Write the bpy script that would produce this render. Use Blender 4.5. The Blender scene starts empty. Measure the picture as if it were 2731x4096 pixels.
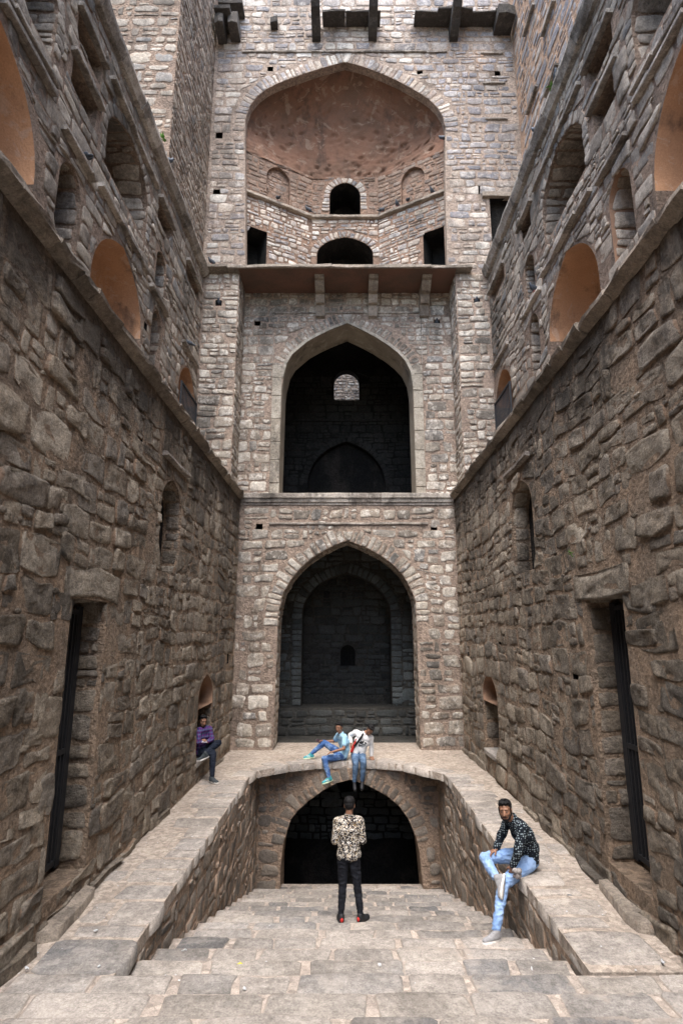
import bpy, bmesh, math, random, time
from mathutils import Vector, Matrix, noise
from mathutils.geometry import tessellate_polygon

T0 = time.time()
rad = math.radians
V = Vector
S = bpy.context.scene
C = S.collection

# ------------------------------------------------------------------ camera, sky, sun, exposure
CAM = V((0.0, 0.0, 3.0))
PITCH = rad(12.236)
FPX = 2275.0                       # focal length in pixels of the 2731 x 4096 frame
cd = bpy.data.cameras.new('camera')
cam = bpy.data.objects.new('camera', cd)
C.objects.link(cam)
cam.location = CAM
cam.rotation_euler = (rad(90) + PITCH, 0, 0)
cd.sensor_fit = 'VERTICAL'
cd.sensor_height = 36.0
cd.lens = 36.0 * FPX / 4096.0
cd.shift_x = -14.0 / 4096.0
cd.clip_start = 0.05
cd.clip_end = 500
S.camera = cam

SUN_EL, SUN_AZ = 66.0, 186.0       # overcast: a very wide soft sun, high and behind the camera
W = bpy.data.worlds.new('World')
S.world = W
W.use_nodes = True
wn = W.node_tree.nodes
bg = wn['Background']
sky = wn.new('ShaderNodeTexSky')
sky.sky_type = 'NISHITA'
sky.sun_disc = False
sky.sun_elevation = rad(SUN_EL)
sky.sun_rotation = rad(SUN_AZ)
sky.dust_density = 3.0
sky.ozone_density = 1.0
sky.air_density = 1.0
W.node_tree.links.new(sky.outputs[0], bg.inputs[0])
bg.inputs[1].default_value = 0.14
sd = bpy.data.lights.new('sun', 'SUN')
sd.energy = 1.15
sd.angle = rad(60)
sd.color = (1.0, 0.97, 0.925)
sun = bpy.data.objects.new('sun', sd)
C.objects.link(sun)
az, el = rad(SUN_AZ), rad(SUN_EL)
sdir = V((math.sin(az) * math.cos(el), math.cos(az) * math.cos(el), math.sin(el)))
sun.rotation_euler = (-sdir).to_track_quat('-Z', 'Y').to_euler()
S.view_settings.view_transform = 'Standard'
S.view_settings.look = 'None'
S.view_settings.exposure = 2.3
S.view_settings.gamma = 1.0
S.cycles.use_denoising = True
S.cycles.max_bounces = 8
S.cycles.diffuse_bounces = 5

# ------------------------------------------------------------------ materials
class NT:
    def __init__(s, name):
        s.m = bpy.data.materials.new(name)
        s.m.use_nodes = True
        s.t = s.m.node_tree
        s.b = s.t.nodes['Principled BSDF']
        s.b.inputs['Roughness'].default_value = 0.9
        s.b.inputs['Specular IOR Level'].default_value = 0.2
        s._pos = None
    def n(s, typ, ins=None, **kw):
        x = s.t.nodes.new(typ)
        for k, v in kw.items():
            setattr(x, k, v)
        for k, v in (ins or {}).items():
            if hasattr(v, 'links') or isinstance(v, bpy.types.NodeSocket):
                s.t.links.new(v, x.inputs[k])
            else:
                x.inputs[k].default_value = v
        return x
    def pos(s):
        if s._pos is None:
            s._pos = s.n('ShaderNodeNewGeometry').outputs['Position']
        return s._pos
    def scaled(s, sc):
        return s.n('ShaderNodeVectorMath', {0: s.pos(), 1: sc}, operation='MULTIPLY').outputs[0]
    def noise(s, scale, detail=4, rough=0.6, vec=None, dist=0.0):
        return s.n('ShaderNodeTexNoise', {'Vector': vec or s.pos(), 'Scale': scale, 'Detail': detail, 'Roughness': rough, 'Distortion': dist}).outputs[0]
    def ramp(s, fac, stops, interp='LINEAR'):
        r = s.n('ShaderNodeValToRGB', {0: fac})
        r.color_ramp.interpolation = interp
        e = r.color_ramp.elements
        while len(e) < len(stops):
            e.new(0.5)
        for i, (p, c) in enumerate(stops):
            e[i].position = p
            e[i].color = c if len(c) == 4 else (*c, 1)
        return r.outputs[0]
    def step(s, fac, a, b):
        return s.n('ShaderNodeMapRange', {'Value': fac, 'From Min': a, 'From Max': b}, interpolation_type='SMOOTHSTEP').outputs[0]
    def math(s, op, a, b=0.0):
        return s.n('ShaderNodeMath', {0: a, 1: b}, operation=op).outputs[0]
    def mix(s, fac, a, b, blend='MIX'):
        x = s.n('ShaderNodeMix', data_type='RGBA', blend_type=blend)
        for i, v in ((0, fac), (6, a), (7, b)):
            if isinstance(v, bpy.types.NodeSocket):
                s.t.links.new(v, x.inputs[i])
            else:
                x.inputs[i].default_value = v if i == 0 else ((*v, 1) if len(v) == 3 else v)
        return x.outputs[2]
    def attr(s, name):
        return s.n('ShaderNodeAttribute', attribute_name=name).outputs['Fac']
    def col(s, c):
        if isinstance(c, bpy.types.NodeSocket):
            s.t.links.new(c, s.b.inputs['Base Color'])
        else:
            s.b.inputs['Base Color'].default_value = (*c, 1)
        return s
    def bump(s, h, strength=0.5, dist=0.02):
        b = s.n('ShaderNodeBump', {'Height': h, 'Strength': strength, 'Distance': dist})
        s.t.links.new(b.outputs[0], s.b.inputs['Normal'])
        return s
    def rough(s, r, spec=0.2):
        s.b.inputs['Roughness'].default_value = r
        s.b.inputs['Specular IOR Level'].default_value = spec
        return s

def add(nt, *hs):
    out = hs[0]
    for h in hs[1:]:
        out = nt.math('ADD', out, h)
    return out

def stone_mat(name, palette, mortar, smear=0.55, pale=0.0, pale_col=(.62, .58, .52), grime=0.0, grime_scale=0.5, bump=0.6, grain=1.0, bdist=.03, streak=.5, under=None):
    nt = NT(name)
    tone = nt.attr('tone')
    edge = nt.attr('edge')
    big = nt.noise(2.3 * grain, 3)
    mid = nt.noise(9 * grain, 5, .65)
    fine = nt.noise(60 * grain, 3, .6)
    n = len(palette)
    c = nt.ramp(nt.math('ADD', tone, nt.math('MULTIPLY', nt.math('SUBTRACT', big, .5), .35)), [(i / (n - 1), p) for i, p in enumerate(palette)])
    # mottling, grain
    c = nt.mix(nt.math('MULTIPLY', nt.step(mid, .42, .72), .55), c, nt.mix(.5, c, (.09, .08, .075)), 'MIX')
    fine = nt.math('ADD', nt.math('MULTIPLY', fine, .45), nt.math('MULTIPLY', nt.noise(19 * grain, 6, .75), .55))
    v = nt.n('ShaderNodeMapRange', {'Value': fine, 'From Min': .33, 'From Max': .67, 'To Min': .50, 'To Max': 1.42}).outputs[0]
    c = nt.mix(1.0, c, nt.n('ShaderNodeCombineColor', {0: v, 1: v, 2: v}).outputs[0], 'MULTIPLY')
    if pale:
        pm = nt.noise(5.5 * grain, 6, .7, dist=.4)
        c = nt.mix(nt.math('MULTIPLY', nt.step(pm, .50, .62), pale), c, pale_col)
    # mortar smeared over the edges of the stones
    sm = nt.math('ADD', nt.math('MULTIPLY', edge, .75), nt.math('MULTIPLY', nt.math('SUBTRACT', nt.noise(7 * grain, 5, .7), .5), 1.5))
    # stretches where worn plaster still covers the stones
    sm = nt.math('ADD', sm, nt.math('MULTIPLY', nt.math('SUBTRACT', nt.noise(.75, 4, .6), .53), 1.9))
    c = nt.mix(nt.math('MULTIPLY', nt.step(sm, 1.0 - smear, 1.25 - smear), .85), c, mortar)
    if grime:
        g = nt.noise(grime_scale, 6, .65, vec=nt.scaled((1, 1, .55)), dist=.5)
        g2 = nt.noise(14, 4, .7)
        gm = nt.step(nt.math('ADD', g, nt.math('MULTIPLY', nt.math('SUBTRACT', g2, .5), .35)), .47, .66)
        c = nt.mix(nt.math('MULTIPLY', gm, grime), c, (.06, .054, .047))
    # damp streaks running down the face, and slow changes from one stretch of wall to the next
    st = nt.step(nt.math('ADD', nt.noise(1.9, 6, .7, vec=nt.scaled((1, 1, .22)), dist=.3), nt.math('MULTIPLY', nt.math('SUBTRACT', mid, .5), .3)), .52, .70)
    c = nt.mix(nt.math('MULTIPLY', st, streak), c, (.05, .047, .043))
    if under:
        c = under_stain_shade(nt, c, mid, *under)
    reg = nt.n('ShaderNodeMapRange', {'Value': nt.noise(.42, 3, .5), 'From Min': .33, 'From Max': .67, 'To Min': .74, 'To Max': 1.26}).outputs[0]
    c = nt.mix(1.0, c, nt.n('ShaderNodeCombineColor', {0: reg, 1: reg, 2: reg}).outputs[0], 'MULTIPLY')
    nt.col(c)
    rid = nt.n('ShaderNodeTexNoise', {'Vector': nt.pos(), 'Scale': 4.5 * grain, 'Detail': 7.0, 'Roughness': .62}, noise_type='RIDGED_MULTIFRACTAL').outputs[0]
    vor = nt.n('ShaderNodeTexVoronoi', {'Vector': nt.pos(), 'Scale': 16 * grain}).outputs[0]
    h = add(nt, nt.math('MULTIPLY', nt.noise(6 * grain, 8, .75), 1.5), nt.math('MULTIPLY', nt.noise(45 * grain, 5, .75), .7), nt.math('MULTIPLY', vor, .3), nt.math('MULTIPLY', rid, .35))
    nt.bump(h, bump, bdist)
    return nt.m

def under_stain_shade(nt, c, mid, z0, z1, amt):
    """soot and water stains hanging below a projecting ledge, ragged at their lower edge; shade painted in towards the wall top"""
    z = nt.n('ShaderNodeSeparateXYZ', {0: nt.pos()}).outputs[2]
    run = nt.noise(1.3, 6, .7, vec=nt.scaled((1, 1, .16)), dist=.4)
    k = nt.n('ShaderNodeMapRange', {'Value': z, 'From Min': z0, 'From Max': z1, 'To Min': -.42, 'To Max': .22}).outputs[0]  # darkens upwards: dimming light painted in along with the stains
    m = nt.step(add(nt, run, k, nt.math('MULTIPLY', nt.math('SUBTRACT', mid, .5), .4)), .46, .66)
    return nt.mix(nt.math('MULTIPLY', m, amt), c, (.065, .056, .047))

def mortar_mat(name, a, b, dark=(.07, .06, .05), grime=0.3, bump=0.6, crumbs=.5, under=None):
    nt = NT(name)
    c = nt.mix(nt.step(nt.noise(1.6, 5, .6), .35, .65), a, b)
    c = nt.mix(nt.math('MULTIPLY', nt.step(nt.noise(.9, 7, .7, dist=.6), .5, .68), grime), c, dark)
    st = nt.step(nt.noise(1.9, 6, .7, vec=nt.scaled((1, 1, .22)), dist=.3), .52, .70)
    c = nt.mix(nt.math('MULTIPLY', st, grime), c, dark)
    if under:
        c = under_stain_shade(nt, c, nt.noise(9, 5, .65), *under)
    # pebbles and brick crumbs in the mortar
    peb = nt.n('ShaderNodeTexVoronoi', {'Vector': nt.pos(), 'Scale': 17.0}).outputs['Color']
    pv = nt.n('ShaderNodeSeparateColor', {0: peb}).outputs[0]
    c = nt.mix(1.0, c, nt.n('ShaderNodeCombineColor', {0: nt.math('ADD', nt.math('MULTIPLY', pv, .5), .72), 1: nt.math('ADD', nt.math('MULTIPLY', pv, .5), .72), 2: nt.math('ADD', nt.math('MULTIPLY', pv, .5), .72)}).outputs[0], 'MULTIPLY')
    fine = nt.math('ADD', nt.math('MULTIPLY', nt.noise(70, 3), .45), nt.math('MULTIPLY', nt.noise(16, 6, .75), .55))
    v = nt.n('ShaderNodeMapRange', {'Value': fine, 'From Min': .33, 'From Max': .67, 'To Min': .58, 'To Max': 1.35}).outputs[0]
    c = nt.mix(1.0, c, nt.n('ShaderNodeCombineColor', {0: v, 1: v, 2: v}).outputs[0], 'MULTIPLY')
    nt.col(c)
    vor = nt.n('ShaderNodeTexVoronoi', {'Vector': nt.pos(), 'Scale': 22}).outputs[0]
    h = add(nt, nt.math('MULTIPLY', nt.noise(4, 7, .7), 1.5), nt.math('MULTIPLY', nt.noise(30, 6, .75), 1.0), nt.math('MULTIPLY', vor, crumbs))
    nt.bump(h, bump, .07)
    return nt.m

def plaster_mat(name, a, b, stain=(.10, .07, .05), amt=.5, bump=.25, pale=None):
    nt = NT(name)
    c = nt.mix(nt.step(nt.noise(1.1, 5, .6, dist=.4), .35, .68), a, b)
    c = nt.mix(nt.math('MULTIPLY', nt.step(nt.noise(1.7, 8, .7, vec=nt.scaled((1, 1, .35))), .50, .72), amt), c, stain)
    if pale:
        c = nt.mix(nt.math('MULTIPLY', nt.step(nt.noise(2.6, 7, .7, dist=.8), .55, .62), .7), c, pale)
    v = nt.n('ShaderNodeMapRange', {'Value': nt.noise(40, 4), 'From Min': .3, 'From Max': .7, 'To Min': .86, 'To Max': 1.1}).outputs[0]
    c = nt.mix(1.0, c, nt.n('ShaderNodeCombineColor', {0: v, 1: v, 2: v}).outputs[0], 'MULTIPLY')
    nt.col(c)
    nt.bump(add(nt, nt.noise(3, 7, .65), nt.math('MULTIPLY', nt.noise(25, 4), .4)), bump, .04)
    return nt.m

PINK = (.36, .235, .165)
SAND = (.40, .30, .22)
M = {}
M['stone_front'] = stone_mat('pale_quartzite_masonry', [(.19, .17, .145), (.35, .305, .25), (.46, .415, .345), (.29, .24, .19), (.55, .51, .44), (.39, .35, .295), (.24, .23, .215)], (.35, .275, .218), smear=.58, pale=.75, pale_col=(.68, .64, .57), grime=.72, grime_scale=.7, bump=.7)
M['mortar_front'] = mortar_mat('pink_lime_mortar', (.345, .27, .212), (.295, .23, .185), grime=.5)
M['stone_high'] = stone_mat('grey_quartzite_masonry', [(.19, .18, .18), (.35, .30, .255), (.45, .385, .315), (.25, .24, .245), (.58, .55, .49), (.32, .255, .21), (.215, .22, .24)], (.36, .292, .238), smear=.60, pale=.45, grime=.55, grime_scale=.7, bump=.7)
M['mortar_high'] = mortar_mat('pinkish_mortar', (.355, .288, .235), (.30, .242, .198), grime=.5)
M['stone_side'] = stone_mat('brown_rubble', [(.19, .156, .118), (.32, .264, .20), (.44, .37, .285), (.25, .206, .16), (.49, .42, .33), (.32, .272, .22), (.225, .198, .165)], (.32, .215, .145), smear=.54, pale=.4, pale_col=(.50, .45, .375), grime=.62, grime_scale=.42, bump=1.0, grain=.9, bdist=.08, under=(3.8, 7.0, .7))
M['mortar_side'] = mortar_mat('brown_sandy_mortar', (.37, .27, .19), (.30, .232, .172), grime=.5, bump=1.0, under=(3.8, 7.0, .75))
M['stone_upper'] = stone_mat('weathered_upper_rubble', [(.15, .13, .108), (.27, .23, .185), (.38, .33, .265), (.20, .17, .14), (.44, .39, .325), (.27, .235, .195), (.19, .185, .175)], (.29, .215, .16), smear=.55, pale=.3, pale_col=(.47, .42, .36), grime=.6, grime_scale=.6, bump=.9)
M['mortar_upper'] = mortar_mat('weathered_upper_mortar', (.29, .215, .16), (.23, .17, .13), grime=.6, bump=.9)
M['stone_pit'] = stone_mat('pit_rubble', [(.15, .13, .11), (.25, .21, .17), (.32, .275, .225), (.18, .162, .142), (.36, .315, .265), (.21, .18, .15)], (.36, .258, .188), smear=.66, grime=.4, grime_scale=.7, bump=.9)
M['mortar_pit'] = mortar_mat('pit_mortar', (.41, .30, .22), (.34, .255, .19), grime=.35, bump=.8)
M['stone_dim'] = stone_mat('shade_darkened_masonry', [(.05, .059, .06), (.088, .102, .102), (.12, .138, .138), (.07, .08, .081), (.148, .166, .163)], (.075, .08, .077), smear=.45, grime=.5, bump=.7)  # shaded copy of the masonry: the chamber's cool dim light in its colour
M['mortar_dim'] = mortar_mat('shade_darkened_mortar', (.07, .068, .06), (.05, .05, .046), grime=.5)  # mortar to match, chamber shade put into its colour
M['dark'] = mortar_mat('shade_painted_inner_stone', (.014, .0138, .013), (.010, .010, .010), grime=.3)  # near black: shade of holes, doorways and chambers put into the colour
M['paving'] = stone_mat('paving_stone', [(.25, .235, .218), (.335, .306, .275), (.395, .36, .322), (.19, .186, .182), (.35, .318, .28), (.15, .148, .147)], (.395, .345, .30), smear=.62, pale=.3, pale_col=(.45, .41, .365), grime=.38, grime_scale=1.1, bump=.6, bdist=.015, streak=.15)
M['edge_paving'] = stone_mat('ledge_stone', [(.24, .22, .20), (.32, .288, .255), (.38, .34, .298), (.265, .245, .225), (.36, .318, .275)], (.41, .352, .298), smear=.56, pale=.4, pale_col=(.54, .49, .43), grime=.25, grime_scale=1.1, bump=.6, bdist=.015, streak=.1)
M['stone_black'] = stone_mat('shade_blackened_masonry', [(.016, .017, .0165), (.03, .032, .03), (.022, .023, .022)], (.016, .016, .015), smear=.4, bump=.7)  # middle chamber masonry, its deep shade put into the colour
M['paving_mortar'] = mortar_mat('pink_paving_mortar', (.39, .335, .287), (.335, .292, .254), dark=(.22, .195, .17), grime=.45, bump=.4)
M['ledge'] = mortar_mat('trodden_lime_ledge', (.42, .362, .305), (.36, .305, .253), dark=(.25, .205, .17), grime=.4, bump=.4)
M['orange'] = plaster_mat('terracotta_plaster', (.46, .26, .145), (.37, .205, .115), stain=(.10, .066, .048), amt=.9, bump=.5, pale=(.45, .31, .22))
M['niche_brown'] = plaster_mat('brown_plaster', (.27, .165, .105), (.20, .125, .085), amt=.4)
M['pale_plaster'] = plaster_mat('worn_cream_plaster', (.36, .32, .255), (.28, .245, .195), stain=(.09, .08, .068), amt=.8, bump=.6, pale=(.46, .42, .35))
M['dome'] = plaster_mat('red_brown_dome_plaster', (.19, .105, .07), (.14, .086, .06), stain=(.055, .042, .035), amt=.8, bump=.9, pale=(.27, .195, .145))
M['slab'] = stone_mat('lichened_slab', [(.22, .195, .17), (.33, .29, .25), (.42, .38, .33), (.28, .25, .215)], (.30, .24, .19), smear=.3, pale=.35, grime=.7, grime_scale=1.2, bump=.8)
M['slab_pale'] = stone_mat('worn_ledge_slab', [(.22, .188, .152), (.32, .275, .225), (.26, .215, .172)], (.30, .225, .165), smear=.5, pale=.4, pale_col=(.46, .41, .35), grime=.5, grime_scale=1.2, bump=.9, streak=.2)
M['frame_stone'] = stone_mat('worn_cream_frame_stone', [(.27, .24, .195), (.36, .325, .265), (.42, .385, .32), (.31, .275, .22)], (.33, .28, .225), smear=.45, pale=.45, pale_col=(.52, .48, .41), grime=.6, grime_scale=1.0, bump=.7)
M['slab_dark'] = stone_mat('black_lichened_slab', [(.05, .048, .045), (.10, .09, .08), (.16, .145, .125)], (.10, .085, .07), smear=.3, pale=.15, pale_col=(.35, .32, .27), grime=.7, grime_scale=1.2, bump=.9)
M['mortar_orange'] = mortar_mat('orange_lime_mortar', (.44, .295, .20), (.37, .255, .18), grime=.3)
M['stone_blue'] = stone_mat('blue_grey_quartzite', [(.17, .17, .185), (.27, .265, .275), (.36, .34, .33), (.22, .215, .235), (.42, .37, .32), (.25, .23, .225)], (.42, .29, .20), smear=.62, pale=.35, grime=.45, grime_scale=.7, bump=.7)
M['stone_dimmer'] = stone_mat('deep_shaded_masonry', [(.035, .039, .038), (.06, .066, .064), (.08, .086, .083), (.05, .054, .052)], (.05, .05, .046), smear=.45, grime=.5, bump=.7)  # darker copy still, more chamber shade painted into the colour
M['mortar_dome'] = mortar_mat('brown_niche_mortar', (.27, .18, .13), (.21, .145, .11), grime=.4)
M['stone_dome'] = stone_mat('red_brown_niche_masonry', [(.16, .115, .088), (.24, .175, .135), (.29, .22, .17), (.20, .165, .145), (.26, .19, .14)], (.25, .155, .11), smear=.66, pale=.25, pale_col=(.38, .32, .26), grime=.5, grime_scale=.8, bump=.8)
M['soffit'] = plaster_mat('red_ochre_soffit', (.17, .095, .07), (.12, .08, .062), amt=.5)

def flat(name, c, r=.6, spec=.3, metal=0, b=None):
    nt = NT(name)
    v = nt.n('ShaderNodeMapRange', {'Value': nt.noise(35, 4), 'From Min': .3, 'From Max': .7, 'To Min': .8, 'To Max': 1.15}).outputs[0]
    nt.col(nt.mix(1.0, c, nt.n('ShaderNodeCombineColor', {0: v, 1: v, 2: v}).outputs[0], 'MULTIPLY')).rough(r, spec)
    nt.b.inputs['Metallic'].default_value = metal
    if b:
        nt.bump(nt.noise(b[0], 4), b[1], b[2])
    return nt.m
M['iron'] = flat('black_painted_iron', (.018, .019, .022), .5, .4)

# ------------------------------------------------------------------ mesh helpers
def link(o, parent=None):
    C.objects.link(o)
    if parent is not None:
        o.parent = parent
    return o

def mesh_obj(name, verts, faces, mats, parent=None, smooth=False, midx=None, attrs=None):
    me = bpy.data.meshes.new(name)
    me.from_pydata(verts, [], faces)
    for m in (mats if isinstance(mats, (list, tuple)) else [mats]):
        me.materials.append(m)
    if midx:
        me.polygons.foreach_set('material_index', midx)
    if smooth:
        me.polygons.foreach_set('use_smooth', [True] * len(me.polygons))
    for k, vals in (attrs or {}).items():
        a = me.attributes.new(k, 'FLOAT', 'POINT')
        a.data.foreach_set('value', vals)
    me.update()
    return link(bpy.data.objects.new(name, me), parent)

def tag(o, label=None, cat=None, group=None, kind=None):
    if label: o['label'] = label
    if cat: o['category'] = cat
    if group: o['group'] = group
    if kind: o['kind'] = kind
    return o

class Pl:
    """a plane surface: P(s, t, d) = O + U s + W t + N d"""
    def __init__(s, O, U, W, N):
        s.O, s.U, s.W, s.N = V(O), V(U).normalized(), V(W).normalized(), V(N).normalized()
        s.flip = s.U.cross(s.W).dot(s.N) < 0
    def P(s, a, b, d=0.0):
        return s.O + s.U * a + s.W * b + s.N * d

class Strip:
    """the inner surface of an opening: s runs along its outline, t runs from the face into the wall, d points into the opening"""
    def __init__(s, pl, outline):
        s.pl, s.o = pl, outline
        s.acc = [0.0]
        for a, b in zip(outline, outline[1:]):
            s.acc.append(s.acc[-1] + math.hypot(b[0] - a[0], b[1] - a[1]))
        s.len = s.acc[-1]
        ar = area2(outline)
        s.sg = 1 if ar > 0 else -1
        p, q = outline[0], outline[1]
        s.flip = None
    def at(s, a):
        a = min(max(a, 0.0), s.len - 1e-6)
        i = 0
        while s.acc[i + 1] < a:
            i += 1
        f = (a - s.acc[i]) / max(1e-9, s.acc[i + 1] - s.acc[i])
        p, q = s.o[i], s.o[i + 1]
        tx, ty = q[0] - p[0], q[1] - p[1]
        l = math.hypot(tx, ty) or 1
        return p[0] + (q[0] - p[0]) * f, p[1] + (q[1] - p[1]) * f, -ty / l * s.sg, tx / l * s.sg
    def P(s, a, b, d=0.0):
        x, y, nx, ny = s.at(a)
        return s.pl.P(x + nx * d, y + ny * d, -b)

def area2(p):
    return .5 * sum(a[0] * b[1] - b[0] * a[1] for a, b in zip(p, p[1:] + p[:1]))

def inside(p, poly):
    x, y = p
    c = False
    j = len(poly) - 1
    for i in range(len(poly)):
        xi, yi = poly[i]; xj, yj = poly[j]
        if (yi > y) != (yj > y) and x < (xj - xi) * (y - yi) / (yj - yi) + xi:
            c = not c
        j = i
    return c

def nearest(p, poly):
    best, bp = 1e9, p
    for a, b in zip(poly, poly[1:] + poly[:1]):
        dx, dy = b[0] - a[0], b[1] - a[1]
        L = dx * dx + dy * dy
        f = 0 if L == 0 else min(1, max(0, ((p[0] - a[0]) * dx + (p[1] - a[1]) * dy) / L))
        q = (a[0] + dx * f, a[1] + dy * f)
        d = (q[0] - p[0]) ** 2 + (q[1] - p[1]) ** 2
        if d < best:
            best, bp = d, q
    return bp

def arch(l, r, base, spring, apex, n=9, c=.3, e=2.8):
    """outline of a pointed arch opening, from the left foot over the apex to the right foot"""
    m, h = (l + r) / 2, (r - l) / 2
    out = [(l, base)]
    if spring > base + .01:
        out.append((l, spring))
    left = []
    for i in range(1, n):
        a = math.cos(i / n * math.pi / 2)
        left.append((a, c * (1 - a) + (1 - c) * (1 - a ** e) ** .5))
    for a, y in left:
        out.append((m - h * a, spring + (apex - spring) * y))
    out.append((m, apex))
    for a, y in reversed(left):
        out.append((m + h * a, spring + (apex - spring) * y))
    if spring > base + .01:
        out.append((r, spring))
    out.append((r, base))
    return out

def rect(l, r, b, t):
    return [(l, b), (l, t), (r, t), (r, b)]

def offset(outline, d, ends=True):
    """outline of an open curve pushed outwards by d"""
    sg = 1 if area2(outline) > 0 else -1
    out = []
    n = len(outline)
    for i, p in enumerate(outline):
        a = outline[max(i - 1, 0)]; b = outline[min(i + 1, n - 1)]
        tx, ty = b[0] - a[0], b[1] - a[1]
        l = math.hypot(tx, ty) or 1
        out.append((p[0] + ty / l * d * sg, p[1] - tx / l * d * sg))
    return out

def wall_core(name, pl, outer, openings, mat, thick=.8, lining=None):
    """the mortar body of a wall: face with holes, the sides of the holes, their backs, the outer sides and the back"""
    vs, fs, mi = [], [], []
    def face(idx, m=0):
        fs.append(idx); mi.append(m)
    loops = [outer] + [o['poly'] for o in openings]
    flatp = [p for lp in loops for p in lp]
    base = len(vs)
    vs += [pl.P(a, b) for a, b in flatp]
    for t in tessellate_polygon([[V((a, b, 0)) for a, b in lp] for lp in loops]):
        a, b, c = t
        pa, pb, pc = flatp[a], flatp[b], flatp[c]
        s = (pb[0] - pa[0]) * (pc[1] - pa[1]) - (pc[0] - pa[0]) * (pb[1] - pa[1])
        if (s > 0) == pl.flip:
            a, b, c = c, b, a
        face((base + a, base + b, base + c))
    k = len(outer)
    b0 = len(vs)
    through = [o for o in openings if o.get('through') or o['depth'] > thick - .02]
    loops2 = [outer] + [o['poly'] for o in through]
    flat2 = [p for lp in loops2 for p in lp]
    vs += [pl.P(a, b, -thick) for a, b in flat2]
    for a, b, c in tessellate_polygon([[V((a, b, 0)) for a, b in lp] for lp in loops2]):
        face((b0 + c, b0 + b, b0 + a))
    for i in range(k):
        j = (i + 1) % k
        face((base + i, base + j, b0 + j, b0 + i))
    at = k
    linings = []
    for o in openings:
        n = len(o['poly'])
        ring = list(range(base + at, base + at + n))
        at += n
        dep = thick if o.get('through') else o['depth']
        if o.get('lining') is not None:       # the lining is a part of its own
            linings.append(o)
            continue
        rb = len(vs)
        vs += [pl.P(a, b, -dep) for a, b in o['poly']]
        m = 1 if o.get('dark') else 0
        for i in range(n):
            j = (i + 1) % n
            face((ring[i], ring[j], rb + j, rb + i), m)
        if not o.get('through'):
            for t in tessellate_polygon([[V((a, b, 0)) for a, b in o['poly']]]):
                face(tuple(rb + q for q in t), m)
    w = mesh_obj(name, vs, fs, [mat, M['dark']], midx=mi)
    for o in linings:
        lining_part(o, pl, thick, w)
    return w

def lining_part(o, pl, thick, w):
    p = o['poly']
    n = len(p)
    dep = thick if o.get('through') else o['depth']
    vs, fs, mi = [], [], []
    e = .004
    steps = [0, dep * .5, dep * .85, dep] if o.get('round') else [0, dep]
    cx = sum(a for a, _ in p) / n
    lo = min(b for _, b in p)
    rings = []
    for q, d in enumerate(steps):
        f = 1.0
        if o.get('round'):
            f = [1, .995, .95, .74][q]
        rings.append(len(vs))
        for a, b in p:
            vs.append(pl.P(cx + (a - cx) * f, lo + (b - lo) * (.5 + .5 * f) if o.get('round') else b, -d - e * 0))
    split = o.get('split')
    for r0, r1 in zip(rings, rings[1:]):
        for i in range(n):
            j = (i + 1) % n
            fs.append((r0 + i, r0 + j, r1 + j, r1 + i))
            zc = (p[i][1] + p[j][1]) / 2
            mi.append(1 if split is not None and zc < split else 0)
    if not o.get('through'):
        r = rings[-1]
        pts = [V((a, b, 0)) for a, b in p]
        for t in tessellate_polygon([pts]):
            fs.append(tuple(r + q for q in t)); mi.append(1 if o.get('dark_back') else 0)
    x = mesh_obj(o['lining'], vs, fs, [M[o['mat']], M[o.get('mat2', o['mat'])]], w, midx=mi, smooth=bool(o.get('round')))
    if o.get('label'):
        x['label'] = o['label']
    return x

# ------------------------------------------------------------------ masonry
def project(p):
    d = p - CAM
    fwd = d.y * math.cos(PITCH) + d.z * math.sin(PITCH)
    up = -d.y * math.sin(PITCH) + d.z * math.cos(PITCH)
    if fwd < .3:
        return None
    return 1379.5 + d.x / fwd * FPX, 2048 - up / fwd * FPX

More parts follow.
